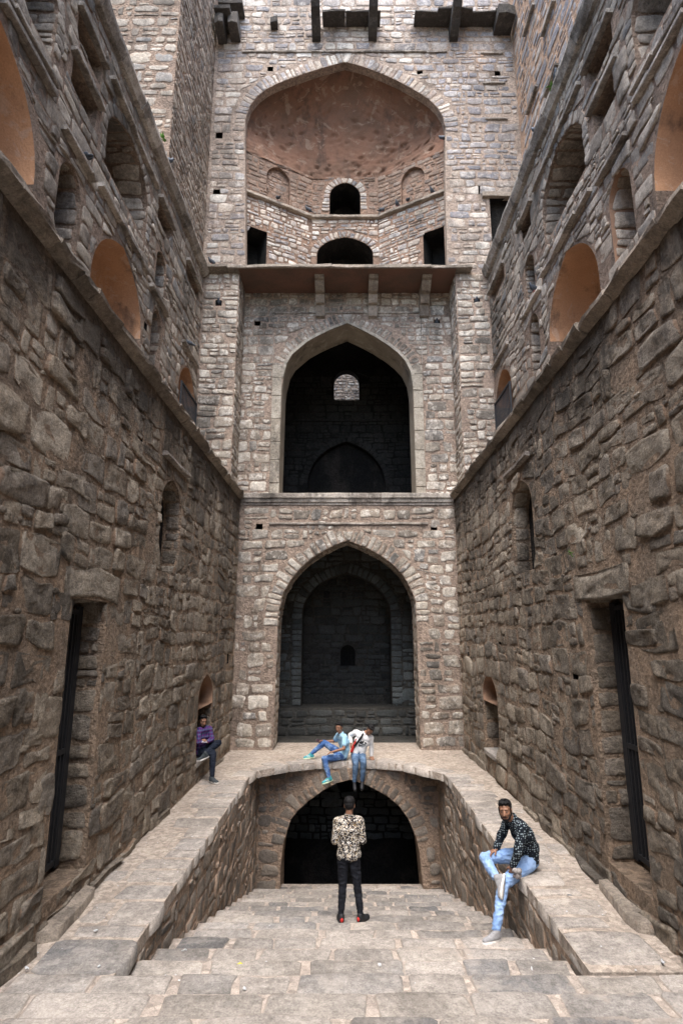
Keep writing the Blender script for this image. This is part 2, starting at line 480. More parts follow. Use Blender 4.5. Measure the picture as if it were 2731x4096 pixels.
class Stones:
    """the laid stones of one wall: those that show largest become parts, the rest one joined part"""
    def __init__(s, rng):
        s.items = []
        s.rng = rng
    def add(s, sf, poly, h=(.01, .03), sunk=.03, round_=.35, tone=None, tilt=.25, rough=.012, name='stone', rings=((1.0, -1.0), (.992, .62), (.955, .95), (.5, 1.0)), broken=False, bare=False):
        rng = s.rng
        n0 = len(poly)
        if n0 < 3:
            return
        if area2(poly) < 0:
            poly = poly[::-1]
        if abs(area2(poly)) < .0012:
            return
        # subdivide long edges, jitter, cut the corners
        per = sum(math.dist(a, b) for a, b in zip(poly, poly[1:] + poly[:1]))
        pts = []
        for a, b in zip(poly, poly[1:] + poly[:1]):
            L = math.dist(a, b)
            f = min(.5, .5 * round_)
            pts.append((a[0] + (b[0] - a[0]) * f * .55, a[1] + (b[1] - a[1]) * f * .55))
            if L > per * .2:
                k = rng.uniform(.4, .6)
                j = L * .07
                pts.append((a[0] + (b[0] - a[0]) * k + rng.uniform(-j, j), a[1] + (b[1] - a[1]) * k + rng.uniform(-j, j)))
            pts.append((b[0] - (b[0] - a[0]) * f * .55, b[1] - (b[1] - a[1]) * f * .55))
        n = len(pts)
        cx = sum(p[0] for p in pts) / n
        cy = sum(p[1] for p in pts) / n
        H = rng.uniform(*h)
        ta, tb = rng.uniform(-tilt, tilt), rng.uniform(-tilt, tilt)
        sx = max(abs(p[0] - cx) for p in pts) or 1
        sy = max(abs(p[1] - cy) for p in pts) or 1
        seed = V((rng.uniform(0, 90), rng.uniform(0, 90), 0))
        vs, edge = [], []
        if broken:
            rings = ((1.0, -1.0), (.992, .62), (.955, .95), (.80, 1.0), (.58, 1.0), (.30, 1.0))
        fj = [(rng.uniform(-.022, .012), rng.uniform(.72, 1.12)) for _ in pts]
        for q, (f, hh) in enumerate(rings):
            for k_, p in enumerate(pts):
                if 0 < q < 3:
                    f2 = f + fj[k_][0] * q
                else:
                    f2 = f
                x, y = cx + (p[0] - cx) * f2, cy + (p[1] - cy) * f2
                if hh < 0:
                    d = -sunk
                else:
                    d = H * hh + H * (ta * (x - cx) / sx + tb * (y - cy) / sy) * hh
                    if q < 3: d *= fj[k_][1]
                    d += rough * noise.noise(V((x * 7, y * 7, 0)) + seed) * hh
                    if broken and q > 1:
                        w_ = noise.noise(V((x * 4.5, y * 5.5, 2)) + seed)
                        d += .022 * (round(w_ * 3) / 3 * .6 + w_ * .4) + .010 * noise.noise(V((x * 15, y * 15, 4)) + seed)
                vs.append(sf.P(x, y, d))
                edge.append(((1.0, .85, .45, .08) if not bare else (.25, .3, .2, .05))[min(q, 3)])
        vs.append(sf.P(cx, cy, H + rough * noise.noise(seed)))
        edge.append(0.0)
        fs = []
        R = len(rings)
        for q in range(R - 1):
            for i in range(n):
                j = (i + 1) % n
                fs.append((q * n + i, q * n + j, q * n + n + j, q * n + n + i))
        for i in range(n):
            fs.append(((R - 1) * n + i, (R - 1) * n + (i + 1) % n, R * n))
        fl = sf.flip
        if fl is None:                         # a strip: look at one face
            a, b, c = vs[-1], vs[(R - 1) * n], vs[(R - 1) * n + 1]
            want = sf.P(cx, cy, 1) - sf.P(cx, cy, 0)
            fl = (b - a).cross(c - a).dot(want) < 0
        if fl:
            fs = [f[::-1] for f in fs]
        t = rng.random() if tone is None else tone
        scr = [project(vs[i]) for i in range(n)]
        A = 0.0
        if all(scr):
            A = abs(area2(scr))
            mx = sum(p[0] for p in scr) / n; my = sum(p[1] for p in scr) / n
            if not (-60 < mx < 2790 and -60 < my < 4150):
                A = 0.0
        s.items.append((A, name, vs, fs, [t] * len(vs), edge))
    def flush(s, parent, mat, limit=300, rest='rubble_stone', min_area=60):
        s.items.sort(key=lambda x: -x[0])
        keep = [i for i in s.items[:limit] if i[0] > min_area]
        left = s.items[len(keep):]
        for A, name, vs, fs, tone, edge in keep:
            mesh_obj(name, vs, fs, mat, parent, True, attrs={'tone': tone, 'edge': edge})
        if left:
            av, af, at, ae = [], [], [], []
            for A, name, vs, fs, tone, edge in left:
                b = len(av)
                av += vs
                af += [tuple(b + i for i in f) for f in fs]
                at += tone; ae += edge
            o = mesh_obj(rest, av, af, mat, parent, True, attrs={'tone': at, 'edge': ae})
            o['kind'] = 'stuff'
        return len(keep), len(left)

def layout(rng, s0, s1, t0, t1, h, w, gap=.02, jit=.12, split=.35, wav=.05, slope=0.0):
    """random rubble brought to rough courses: cells as four-cornered polygons"""
    cells = []
    t = t0
    row = 0
    while t < t1 - h[0] * .4:
        H = rng.uniform(*h)
        if t + H > t1 - h[0] * .5:
            H = t1 - t
        s = s0 - rng.uniform(0, w[0])
        while s < s1:
            L = rng.uniform(*w) * (.7 + .6 * H / h[1])
            r = rng.random()
            def cell(a, b, c, d):
                if b - a > .05 and d - c > .035:
                    cells.append([a, b, c, d])
            if r < split * .5 and H > h[0] * 1.3:
                k = rng.uniform(.35, .65)
                cell(s, s + L, t, t + H * k)
                m = rng.uniform(.3, .7)
                if rng.random() < .5:
                    cell(s, s + L, t + H * k, t + H)
                else:
                    cell(s, s + L * m, t + H * k, t + H); cell(s + L * m, s + L, t + H * k, t + H)
            elif r < split:
                m = rng.uniform(.35, .65)
                cell(s, s + L * m, t, t + H)
                k = rng.uniform(.4, .6)
                cell(s + L * m, s + L, t, t + H * k); cell(s + L * m, s + L, t + H * k, t + H)
            else:
                cell(s, s + L, t, t + H)
            s += L
        t += H
        row += 1
    out = []
    sd = rng.uniform(0, 100)
    for a, b, c, d in cells:
        g = gap * rng.uniform(.6, 1.5) * .5
        ww, hh = b - a, d - c
        jx, jy = min(jit * ww, jit * hh * 1.3), jit * hh
        q = []
        for x, y in ((a + g, c + g), (b - g, c + g), (b - g, d - g), (a + g, d - g)):
            y2 = y + wav * noise.noise(V((x * .8, y * .8, sd))) + slope * (x - s0)
            x2 = x + wav * .7 * noise.noise(V((x * .9, y * .9, sd + 7)))
            q.append((x2 + rng.uniform(-jx, jx * .4) * (1 if x < (a + b) / 2 else -1) * -1, y2 + rng.uniform(-jy * .4, jy) * (1 if y < (c + d) / 2 else -1)))
        out.append(q)
    return out

def voronoi(rng, s0, s1, t0, t1, h, w, gap=.03, jit=.32):
    """rubble of many-cornered stones: cells round jittered seeds"""
    seeds = []
    t = t0 - h[0]
    while t < t1 + h[1]:
        H = rng.uniform(*h)
        s = s0 - w[1] + rng.uniform(0, w[0])
        while s < s1 + w[1]:
            L = rng.uniform(*w)
            seeds.append((s + L / 2 + rng.uniform(-jit, jit) * L, t + H / 2 + rng.uniform(-jit, jit) * H))
            if rng.random() < .16:
                seeds.append((s + L / 2 + rng.uniform(-.5, .5) * L, t + H / 2 + rng.uniform(-.5, .5) * H))
            s += L
        t += H
    asp = (sum(w) / sum(h))
    S2 = [(x / asp, y) for x, y in seeds]
    R = 2.6 * h[1]
    grid = {}
    for i, (x, y) in enumerate(S2):
        grid.setdefault((int(x // R), int(y // R)), []).append(i)
    cells = []
    for i, (x, y) in enumerate(S2):
        if not (s0 - .2 <= x * asp <= s1 + .2 and t0 - .2 <= y <= t1 + .2):
            continue
        poly = [(x - R, y - R), (x + R, y - R), (x + R, y + R), (x - R, y + R)]
        gx, gy = int(x // R), int(y // R)
        for a in (gx - 1, gx, gx + 1):
            for b in (gy - 1, gy, gy + 1):
                for j in grid.get((a, b), ()):
                    if j == i: continue
                    ox, oy = S2[j]
                    nx, ny = ox - x, oy - y
                    L = math.hypot(nx, ny)
                    if L < 1e-6: continue
                    lim = (L / 2 - gap * .5) * L
                    new = []
                    for p, q in zip(poly, poly[1:] + poly[:1]):
                        dp = (p[0] - x) * nx + (p[1] - y) * ny - lim
                        dq = (q[0] - x) * nx + (q[1] - y) * ny - lim
                        if dp <= 0: new.append(p)
                        if (dp < 0) != (dq < 0):
                            f = dp / (dp - dq)
                            new.append((p[0] + (q[0] - p[0]) * f, p[1] + (q[1] - p[1]) * f))
                    poly = new
                    if len(poly) < 3: break
                if len(poly) < 3: break
            if len(poly) < 3: break
        if len(poly) >= 3:
            # merge very short edges
            P2 = []
            for p in poly:
                if not P2 or math.dist(p, P2[-1]) > .05:
                    P2.append(p)
            if len(P2) >= 3:
                cells.append([(px * asp, py) for px, py in P2])
    return cells

def fit(cells, box, holes, margin=.012):
    """keep the cells inside the box and outside the holes, pushing corners back to the edges"""
    s0, s1, t0, t1 = box
    hb = [(min(p[0] for p in h), max(p[0] for p in h), min(p[1] for p in h), max(p[1] for p in h), h) for h in holes]
    out = []
    for c in cells:
        n = len(c)
        cx = sum(p[0] for p in c) / n; cy = sum(p[1] for p in c) / n
        if not (s0 < cx < s1 and t0 < cy < t1):
            continue
        bad = False
        A0 = abs(area2(c))
        q = [(min(max(x, s0), s1), min(max(y, t0), t1)) for x, y in c]
        for l, r, b, t, h in hb:
            if max(p[0] for p in q) < l or min(p[0] for p in q) > r or max(p[1] for p in q) < b or min(p[1] for p in q) > t:
                continue
            if inside((cx, cy), h):
                bad = True; break
            q2 = []
            for p in q:
                if inside(p, h):
                    e = nearest(p, h)
                    d = math.dist(e, p) or 1
                    p = (e[0] + (e[0] - p[0]) / d * margin, e[1] + (e[1] - p[1]) / d * margin)
                q2.append(p)
            q = q2
        if bad or abs(area2(q)) < A0 * .3 or abs(area2(q)) < .004:
            continue
        out.append(q)
    return out

def voussoirs(st, pl, outline, height, width, t_min, gap=.025, h=(.01, .03), inner=.01, jit=.15, name='voussoir', **kw):
    """wedge stones round the head of an arch"""
    rng = st.rng
    sp = Strip(pl, outline)
    a = 0.0
    while a < sp.len:
        w = rng.uniform(*width)
        x, y, nx, ny = sp.at(a + w / 2)
        if y > t_min and a + w < sp.len:
            H = rng.uniform(*height)
            x0, y0, nx0, ny0 = sp.at(a + gap / 2)
            x1, y1, nx1, ny1 = sp.at(a + w - gap / 2)
            if math.hypot(x1 - x0, y1 - y0) > .04:
                q = [(x0 - nx0 * inner, y0 - ny0 * inner), (x1 - nx1 * inner, y1 - ny1 * inner), (x1 - nx1 * H, y1 - ny1 * H), (x0 - nx0 * H, y0 - ny0 * H)]
                st.add(pl, q, h=h, name=name, **kw)
        a += w

def block(name, pl, s0, s1, t0, t1, d0, d1, mat, parent=None, rng=None, seg=None, jit=.012, tone=None, profile=None):
    """a long squared stone with worn edges: s along, t up, d out of the wall"""
    rng = rng or random.Random(1)
    L = s1 - s0
    k = seg or max(2, int(L / .35))
    prof = profile or [(t0, d0), (t0, d1 - .015), (t0 + .015, d1), (t1 - .015, d1), (t1, d1 - .015), (t1, d0)]
    vs, fs = [], []
    sd = rng.uniform(0, 90)
    m = len(prof)
    for i in range(k + 1):
        s = s0 + L * i / k
        jj = (rng.uniform(-jit, jit), rng.uniform(-jit, jit))
        for q, (t, d) in enumerate(prof):
            w = 0 if d <= d0 + 1e-6 else 1
            vs.append(pl.P(s, t + jit * 1.2 * noise.noise(V((s * 3, t * 9, sd))) * w, d + (jj[0] + jit * 1.5 * noise.noise(V((s * 4, q * 3.1, sd + 5)))) * w))
    for i in range(k):
        for q in range(m):
            r = (q + 1) % m
            f = (i * m + q, i * m + m + q, i * m + m + r, i * m + r)
            fs.append(f if not pl.flip else f[::-1])
    a, b = tuple(range(m)), tuple(range(k * m + m - 1, k * m - 1, -1))
    fs += [a, b] if not pl.flip else [a[::-1], b[::-1]]
    t = rng.random() if tone is None else tone
    return mesh_obj(name, vs, fs, mat, parent, attrs={'tone': [t] * len(vs), 'edge': [.2] * len(vs)})

def chinks(rng, cells, p=.4, size=(.04, .10)):
    """small pinning stones pressed into the joints at the corners of the larger ones"""
    out = []
    for c in cells:
        if rng.random() < p:
            x, y = rng.choice(c)
            r = rng.uniform(*size)
            k = rng.randint(4, 6)
            a0 = rng.uniform(0, 6)
            q = [(x + r * rng.uniform(.6, 1.1) * 1.3 * math.cos(a0 + 6.283 * i / k), y + r * rng.uniform(.5, 1) * .6 * math.sin(a0 + 6.283 * i / k)) for i in range(k)]
            out.append(q)
    return out

UP = (0, 0, 1)
HN = lambda x, z, s=.09: rect(x - s, x + s, z - s, z + s)
counts = {}
# ------------------------------------------------------------------ side walls of the lower well
def side_lower(sign, X, label, seed, f):
    """f: the openings of this side"""
    rng = random.Random(seed)
    pl = Pl((X, 0, 0), (0, 1, 0), UP, (-sign, 0, 0))
    y0, y1, z0, z1 = -22.0, 16.4, -.4, 6.99
    d0, d1, dz0, dz1 = f['door']
    door = rect(d0, d1, dz0, dz1)
    n0, n1, nb, ns, na = f['niche']
    niche = arch(n0, n1, nb, ns, na, 6)
    m0, m1, mb, msp, ma = f['seat']
    seat = arch(m0, m1, mb, msp, ma, 7, c=.35, e=2.2)
    holes = [rect(a - .1, a + .1, b - .12, b + .12) for a, b in f['holes']]
    ops = [dict(poly=door, depth=.75, lining='door_recess', mat='mortar_side'),
           dict(poly=niche, depth=.33, lining='tall_niche', mat='mortar_side', mat2='dark', dark_back=True),  # dark back paints the black depth of the niche
           dict(poly=seat, depth=.6, lining='seat_niche', mat='mortar_side', mat2='orange', split=None)]
    ops += [dict(poly=q, depth=.5, dark=True) for q in holes]
    w = wall_core('rubble_wall', pl, rect(y0, y1, z0, z1), ops, M['mortar_side'], 1.4)
    tag(w, label, 'wall', kind='thing')
    st = Stones(rng)
    lint = (d0 - .22, d1 + .35, dz1 - .01, dz1 + .34)
    excl = [offset(door, .0), offset(niche, .02), offset(seat, .02)] + holes + [rect(lint[0], lint[1], lint[2], lint[3])]
    excl.append(rect(n0 - .15, n1 + .2, na + .22, na + .38))
    # lower courses
    z_mid = 4.4
    cells = []
    # larger rough blocks near the steps, smaller courses towards the back wall
    for a0, a1, hh, ww in ((2.0, 6.2, (.24, .48), (.32, .76)), (6.2, 9.0, (.24, .45), (.30, .70)), (9.0, y1, (.25, .46), (.28, .68))):
        part = layout(rng, a0 - .5, a1 + .5, z0, z1 + .2, hh, ww, gap=.022, jit=.15, wav=.14, split=.38)
        cells += fit([c for c in part if a0 <= sum(p[0] for p in c) / len(c) < a1], (2.0, y1 - .02, z0, z1 - .1), excl)
    for c in cells:
        a = abs(area2(c))
        big = min(1, a / .25)
        pr = rng.random()
        st.add(pl, c, h=(.002, .017) if pr < .8 else (.018, .034 + .02 * big), sunk=.05, round_=rng.uniform(.12, .5), tilt=.5, rough=.012 + .02 * big, broken=(a > .05 and c[0][0] < 10.5))
    for c in fit(chinks(rng, cells, .75, (.03, .085)), (2.0, y1 - .02, z0, z1 - .1), excl):
        st.add(pl, c, h=(.004, .02), sunk=.03, round_=.5, rough=.01, name='pinning_stone')
    # the lintel of the door, one rough long stone
    st.add(pl, rect(lint[0], lint[1], lint[2], lint[3]), h=(.012, .016), sunk=.2, round_=.15, tilt=.3, rough=.03, name='lintel', tone=.65, broken=True)
    # stones of the reveals
    for o, dep, s_lo in ((door, .74, 0), (niche, .31, 0), (seat, .58, 0)):
        sp = Strip(pl, o)
        half = sp.len
        cc = layout(rng, 0, half, .02, dep, (.3, .4), (.16, .36), gap=.03, split=.25, wav=.03)
        cc = fit(cc, (.03, half - .03, .02, dep), [])
        for c in cc:
            x, z, _, _ = sp.at(sum(p[0] for p in c) / len(c))
            if o is seat and z > f['plaster']:
                continue
            st.add(sp, c, h=(.008, .03), sunk=.02, rough=.015, tilt=.4)
    st.flush(w, M['stone_side'])
    # plastered upper half of the seat niche
    po = [p for p in arch(m0 + .012, m1 - .012, f['plaster'], msp, ma - .012, 7, c=.35, e=2.2)]
    lining_part(dict(poly=po, depth=.5, lining='plastered_hood', mat='niche_brown', round=True), pl, 1, w)
    # thin slab over the niche
    block('string_slab', pl, n0 - .12, n1 + .16, na + .25, na + .33, -.02, .09, M['slab'], w, rng)
    # moulded ledge along the top
    y = 2.0
    while y < y1 - .25:
        L = min(rng.uniform(.35, .9), y1 - .18 - y)
        block('ledge_stone', pl, y + .004, y + L - .004, 0, 0, 0, 0, M['slab_pale'], w, rng, jit=.026,
              profile=[(6.88, -.02), (6.90, .05), (6.95, .10), (6.97, .145), (7.02, .15), (7.045, .12), (7.055, -.3), (6.88, -.3)])
        y += L
    # a plinth of rough stones along the foot
    y = 4.5
    k = 0
    while y < y1 - .5:
        L = rng.uniform(.5, 1.1)
        if not (d0 - .4 < y + L / 2 < d1 + .2) and not (m0 - .5 < y + L / 2 < m1 + .3) and rng.random() < .75:
            block('plinth_stone', pl, y + .02, y + L - .02, -.1, rng.uniform(.05, .17), -.05, rng.uniform(.03, .10), M['stone_side'], w, rng, jit=.035)
        y += L
    # the sill slab before the door
    sl = Pl((X, 0, .09), (0, 1, 0), (-sign, 0, 0), (0, 0, 1))
    ss = Stones(rng)
    ss.add(sl, [(d0 - .06, -.02), (d1 + .10, -.02), (d1 + .05, .13), (d0 + .55, .18), (d0 + .02, .19)], h=(.015, .02), sunk=.17, round_=.15, rough=.02, name='door_sill', tone=.3, broken=True, bare=True)
    ss.flush(w, M['stone_pit'])
    block('seat_slab', pl, m0 + .02, m1 - .02, mb - .10, mb + .01, -.58, .06, M['paving'], w, rng, jit=.012)
    return w, pl

left_low, PLL = side_lower(-1, -3.07, 'rubble wall below the left ledge with a man seated in its niche', 11,
    dict(door=(6.47, 7.45, .31, 3.42), niche=(9.28, 10.45, 4.05, 5.2, 5.72), seat=(12.5, 13.8, .45, 1.72, 2.16), plaster=1.48,
         holes=[(8.12, 5.86), (4.9, 3.2), (14.2, 3.3), (15.4, 2.4)]))
right_low, PLR = side_lower(1, 3.2, 'rubble wall below the right ledge with an empty niche at its foot', 23,
    dict(door=(6.63, 7.65, .31, 3.48), niche=(9.5, 10.7, 4.1, 5.25, 5.78), seat=(12.55, 13.8, .5, 1.72, 2.18), plaster=1.55,
         holes=[(8.2, 2.52), (12.05, 2.76), (7.0, 5.95), (15.2, 2.6)]))

def gate(pl, y0, y1, z0, z1, label, group):
    """black iron gate standing in the door recess: frame, bars, cross bands, latch"""
    root = link(bpy.data.objects.new('iron_gate', None))
    root.location = pl.P((y0 + y1) / 2, z0, -.32)
    tag(root, label, 'gate', group)
    inv = Matrix.Translation(-root.location)
    def bar(name, a, b, c, d, t0=-.34, t1=-.295, parent=root):
        vs = [pl.P(s, t, u) - root.location for u in (t0, t1) for s, t in ((a, c), (b, c), (b, d), (a, d))]
        fs = [(3, 2, 1, 0), (4, 5, 6, 7), (0, 1, 5, 4), (1, 2, 6, 5), (2, 3, 7, 6), (3, 0, 4, 7)]
        return mesh_obj(name, vs, fs, M['iron'], parent)
    bar('gate_stile', y0 - .0, y0 + .08, z0 + .03, z1 - .02)
    bar('gate_stile', y1 - .10, y1 + .01, z0 + .03, z1 - .02)
    for z in (z0 + .06, z0 + (z1 - z0) * .42, z1 - .12):
        bar('gate_rail', y0 + .07, y1 - .07, z, z + .06, -.337, -.298)
    n = 9
    for i in range(n):
        y = y0 + .07 + (y1 - y0 - .14) * (i + .5) / n
        bar('gate_bar', y - .011, y + .011, z0 + .12, z1 - .12, -.334, -.302)
    bar('latch', y0 + .03, y0 + .30, z0 + (z1 - z0) * .40, z0 + (z1 - z0) * .40 + .035, -.29, -.25)
    return root
gate(PLL, 6.5, 7.42, .33, 3.38, 'black iron gate in the doorway of the left rubble wall', 'iron gates in the side doorways')
gate(PLR, 6.66, 7.62, .33, 3.44, 'black iron gate in the doorway of the right rubble wall', 'iron gates in the side doorways')

# terraces behind the ledges
def sheet(name, pts, z, mat, kind='structure', thick=.25):
    n = len(pts)
    vs = [(x, y, z) for x, y in pts] + [(x, y, z - thick) for x, y in pts]
    fs = [tuple(range(n)), tuple(range(2 * n - 1, n - 1, -1))] + [(i, n + i, n + (i + 1) % n, (i + 1) % n) for i in range(n)]
    o = mesh_obj(name, vs, fs, mat)
    return tag(o, kind=kind)
sheet('terrace_floor', [(-4.7, -22), (-3.3, -22), (-3.3, 16.25), (-4.7, 16.25)], 7.0, M['ledge'])
sheet('terrace_floor', [(3.45, -22), (4.75, -22), (4.75, 16.25), (3.45, 16.25)], 7.0, M['ledge'])

# ------------------------------------------------------------------ upper side walls above the terraces
def side_upper(sign, X, label, seed, dy):
    rng = random.Random(seed)
    pl = Pl((X, 0, 0), (0, 1, 0), UP, (-sign, 0, 0))
    y0, y1, z0, z1 = -22.0, 16.3, 6.9, 14.45
    A = lambda l, r, b, s, a, n=6, **k: arch(l + dy, r + dy, b, s, a, n, **k)
    doors = [A(4.55, 7.12, 7.0, 9.45, 11.0, 9), A(9.05, 11.55, 7.0, 9.45, 10.8, 9), A(14.5, 16.1, 7.0, 9.75, 10.6, 8)]
    bigs = [A(4.75, 7.15, 11.75, 12.6, 13.35, 7), A(9.1, 11.35, 11.75, 12.6, 13.35, 7)]
    smalls = [A(7.72, 8.45, 9.2, 10.25, 10.68, 5), A(12.15, 12.85, 9.2, 10.25, 10.72, 5), A(12.15, 12.85, 11.25, 12.0, 12.3, 4)]
    slots = [rect(7.72 + dy, 8.66 + dy, 12.98, 13.45), rect(7.72 + dy, 8.66 + dy, 11.98, 12.5), rect(12.0 + dy, 13.0 + dy, 12.95, 13.42), rect(14.5 + dy, 15.95 + dy, 13.1, 13.5)]
    holes = [HN(13.6, 12.7, .09), HN(15.0, 12.1, .08), HN(11.8 + dy, 9.9, .09)]
    ops = [dict(poly=p, depth=1.0, lining='plastered_arch', mat='orange', mat2='mortar_upper', split=9.35, round=True) for p in doors]
    ops += [dict(poly=p, depth=.75, lining='blind_niche', mat='mortar_upper') for p in bigs]
    ops += [dict(poly=p, depth=.5, lining='small_niche', mat='niche_brown' if i == 0 and sign > 0 else 'mortar_upper') for i, p in enumerate(smalls)]
    ops += [dict(poly=p, depth=.55 if i < 3 else .12, lining='window_slot', mat='mortar_upper') for i, p in enumerate(slots)]
    ops += [dict(poly=p, depth=.4, dark=True) for p in holes]
    w = wall_core('arcaded_wall', pl, rect(y0, y1, z0, z1), ops, M['mortar_upper'], 1.3)
    tag(w, label, 'wall', kind='thing')
    st = Stones(rng)
    excl = [offset(p, .05) for p in doors] + [offset(p, .2) for p in bigs] + [offset(p, .03) for p in smalls + slots] + holes
    cells = layout(rng, 3.5, y1, z0 + 2.0, z1 - .02, (.20, .40), (.26, .66), gap=.022, jit=.15, wav=.12, split=.35)
    cells = fit(cells, (3.5, y1 - .02, z0, z1 - .05), excl)
    for c in cells:
        st.add(pl, c, h=(.003, .024) if rng.random() < .85 else (.02, .045), sunk=.03, round_=rng.uniform(.15, .5), tilt=.4, rough=.018)
    for c in fit(chinks(rng, cells, .7, (.03, .07)), (3.5, y1 - .02, z0, z1 - .05), excl):
        st.add(pl, c, h=(.004, .03), sunk=.03, round_=.5, rough=.01, name='pinning_stone')
    for p in bigs:
        voussoirs(st, pl, p, (.18, .28), (.14, .24), 11.7, h=(.008, .03))
    for p, dep in [(q, .73) for q in bigs] + [(q, .48) for q in smalls]:
        sp = Strip(pl, p)
        cc = fit(layout(rng, 0, sp.len, .02, dep, (dep * .95, dep), (.15, .3), gap=.03, split=.3), (.02, sp.len - .02, .02, dep), [])
        for c in cc:
            st.add(sp, c, h=(.008, .03), sunk=.02, rough=.012)
    for p in bigs:       # the back of the blind niche is masonry too
        q = Pl(pl.P(0, 0, -.75), pl.U, pl.W, pl.N)
        l, r = p[0][0], p[-1][0]
        out = arch(l + .03, r - .03, p[0][1], 12.6, 13.3, 7)
        for c in layout(rng, l, r, 11.75, 13.3, (.16, .3), (.25, .5), gap=.03):
            if all(inside(v, out) for v in c):
                st.add(q, c, h=(.01, .03), sunk=.02)
    st.flush(w, M['stone_upper'])
    # thin string slabs over openings
    def run(a, b, z, d=.12):
        y = a
        while y < b - .05:
            L = min(rng.uniform(.5, 1.3), b - y)
            block('string_slab', pl, y + dy + .004, y + dy + L - .004, z, z + .085, -.02, d * rng.uniform(.8, 1.15), M['slab'], w, rng)
            y += L
    for a, b, z in ((7.6, 8.72, 10.93), (8.95, 11.6, 11.08), (10.6, 13.1, 10.9), (14.45, 16.1, 10.98), (4.4, 7.25, 11.3), (8.95, 11.75, 13.5), (4.6, 7.3, 13.55),
                    (7.6, 8.75, 13.46), (7.6, 8.75, 12.51), (11.9, 13.1, 13.43), (14.4, 16.05, 13.52), (5.9, 7.25, 10.95 + .2)):
        if b - a > 1.3 and a == 10.6:
            a = 11.75
        run(a, b, z)
    # coping
    y = 3.5
    while y < y1 - .1:
        L = min(rng.uniform(.6, 1.3), y1 - .05 - y)
        block('coping_stone', pl, y + .004, y + L - .004, 0, 0, 0, 0, M['slab'], w, rng, jit=.016,
              profile=[(14.22, -.02), (14.26, .10), (14.34, .15), (14.42, .20), (14.50, .20), (14.52, .17), (14.53, -.5), (14.22, -.5)])
        y += L
    return w, pl
left_up, PUL = side_upper(-1, -4.55, 'left upper wall with terracotta plastered arches and a green plant on its top', 31, 0.0)
right_up, PUR = side_upper(1, 4.6, 'right upper wall with terracotta plastered arches and a reddish small niche', 37, .12)

def railing(pl, y0, y1, label):
    root = link(bpy.data.objects.new('iron_railing', None))
    root.location = pl.P((y0 + y1) / 2, 7.0, .06)
    tag(root, label, 'railing', 'iron railings across the far terrace arches')
    def bar(name, a, b, c, d, u0, u1):
        vs = [pl.P(s, t, u) - root.location for u in (u0, u1) for s, t in ((a, c), (b, c), (b, d), (a, d))]
        mesh_obj(name, vs, [(3, 2, 1, 0), (4, 5, 6, 7), (0, 1, 5, 4), (1, 2, 6, 5), (2, 3, 7, 6), (3, 0, 4, 7)], M['iron'], root)
    bar('top_rail', y0, y1, 9.80, 9.85, .04, .09)
    bar('bottom_rail', y0, y1, 8.75, 8.79, .045, .085)
    for y in (y0, y1 - .05):
        bar('post', y, y + .05, 7.0, 9.799, .042, .088)
    n = 12
    for i in range(n):
        y = y0 + .05 + (y1 - y0 - .1) * (i + .5) / n
        bar('baluster', y - .012, y + .012, 8.791, 9.799, .052, .076)
railing(PUL, 14.5, 16.15, 'black iron railing across the far arch of the left upper wall')
railing(PUR, 14.55, 16.15, 'black iron railing across the far arch of the right upper wall')

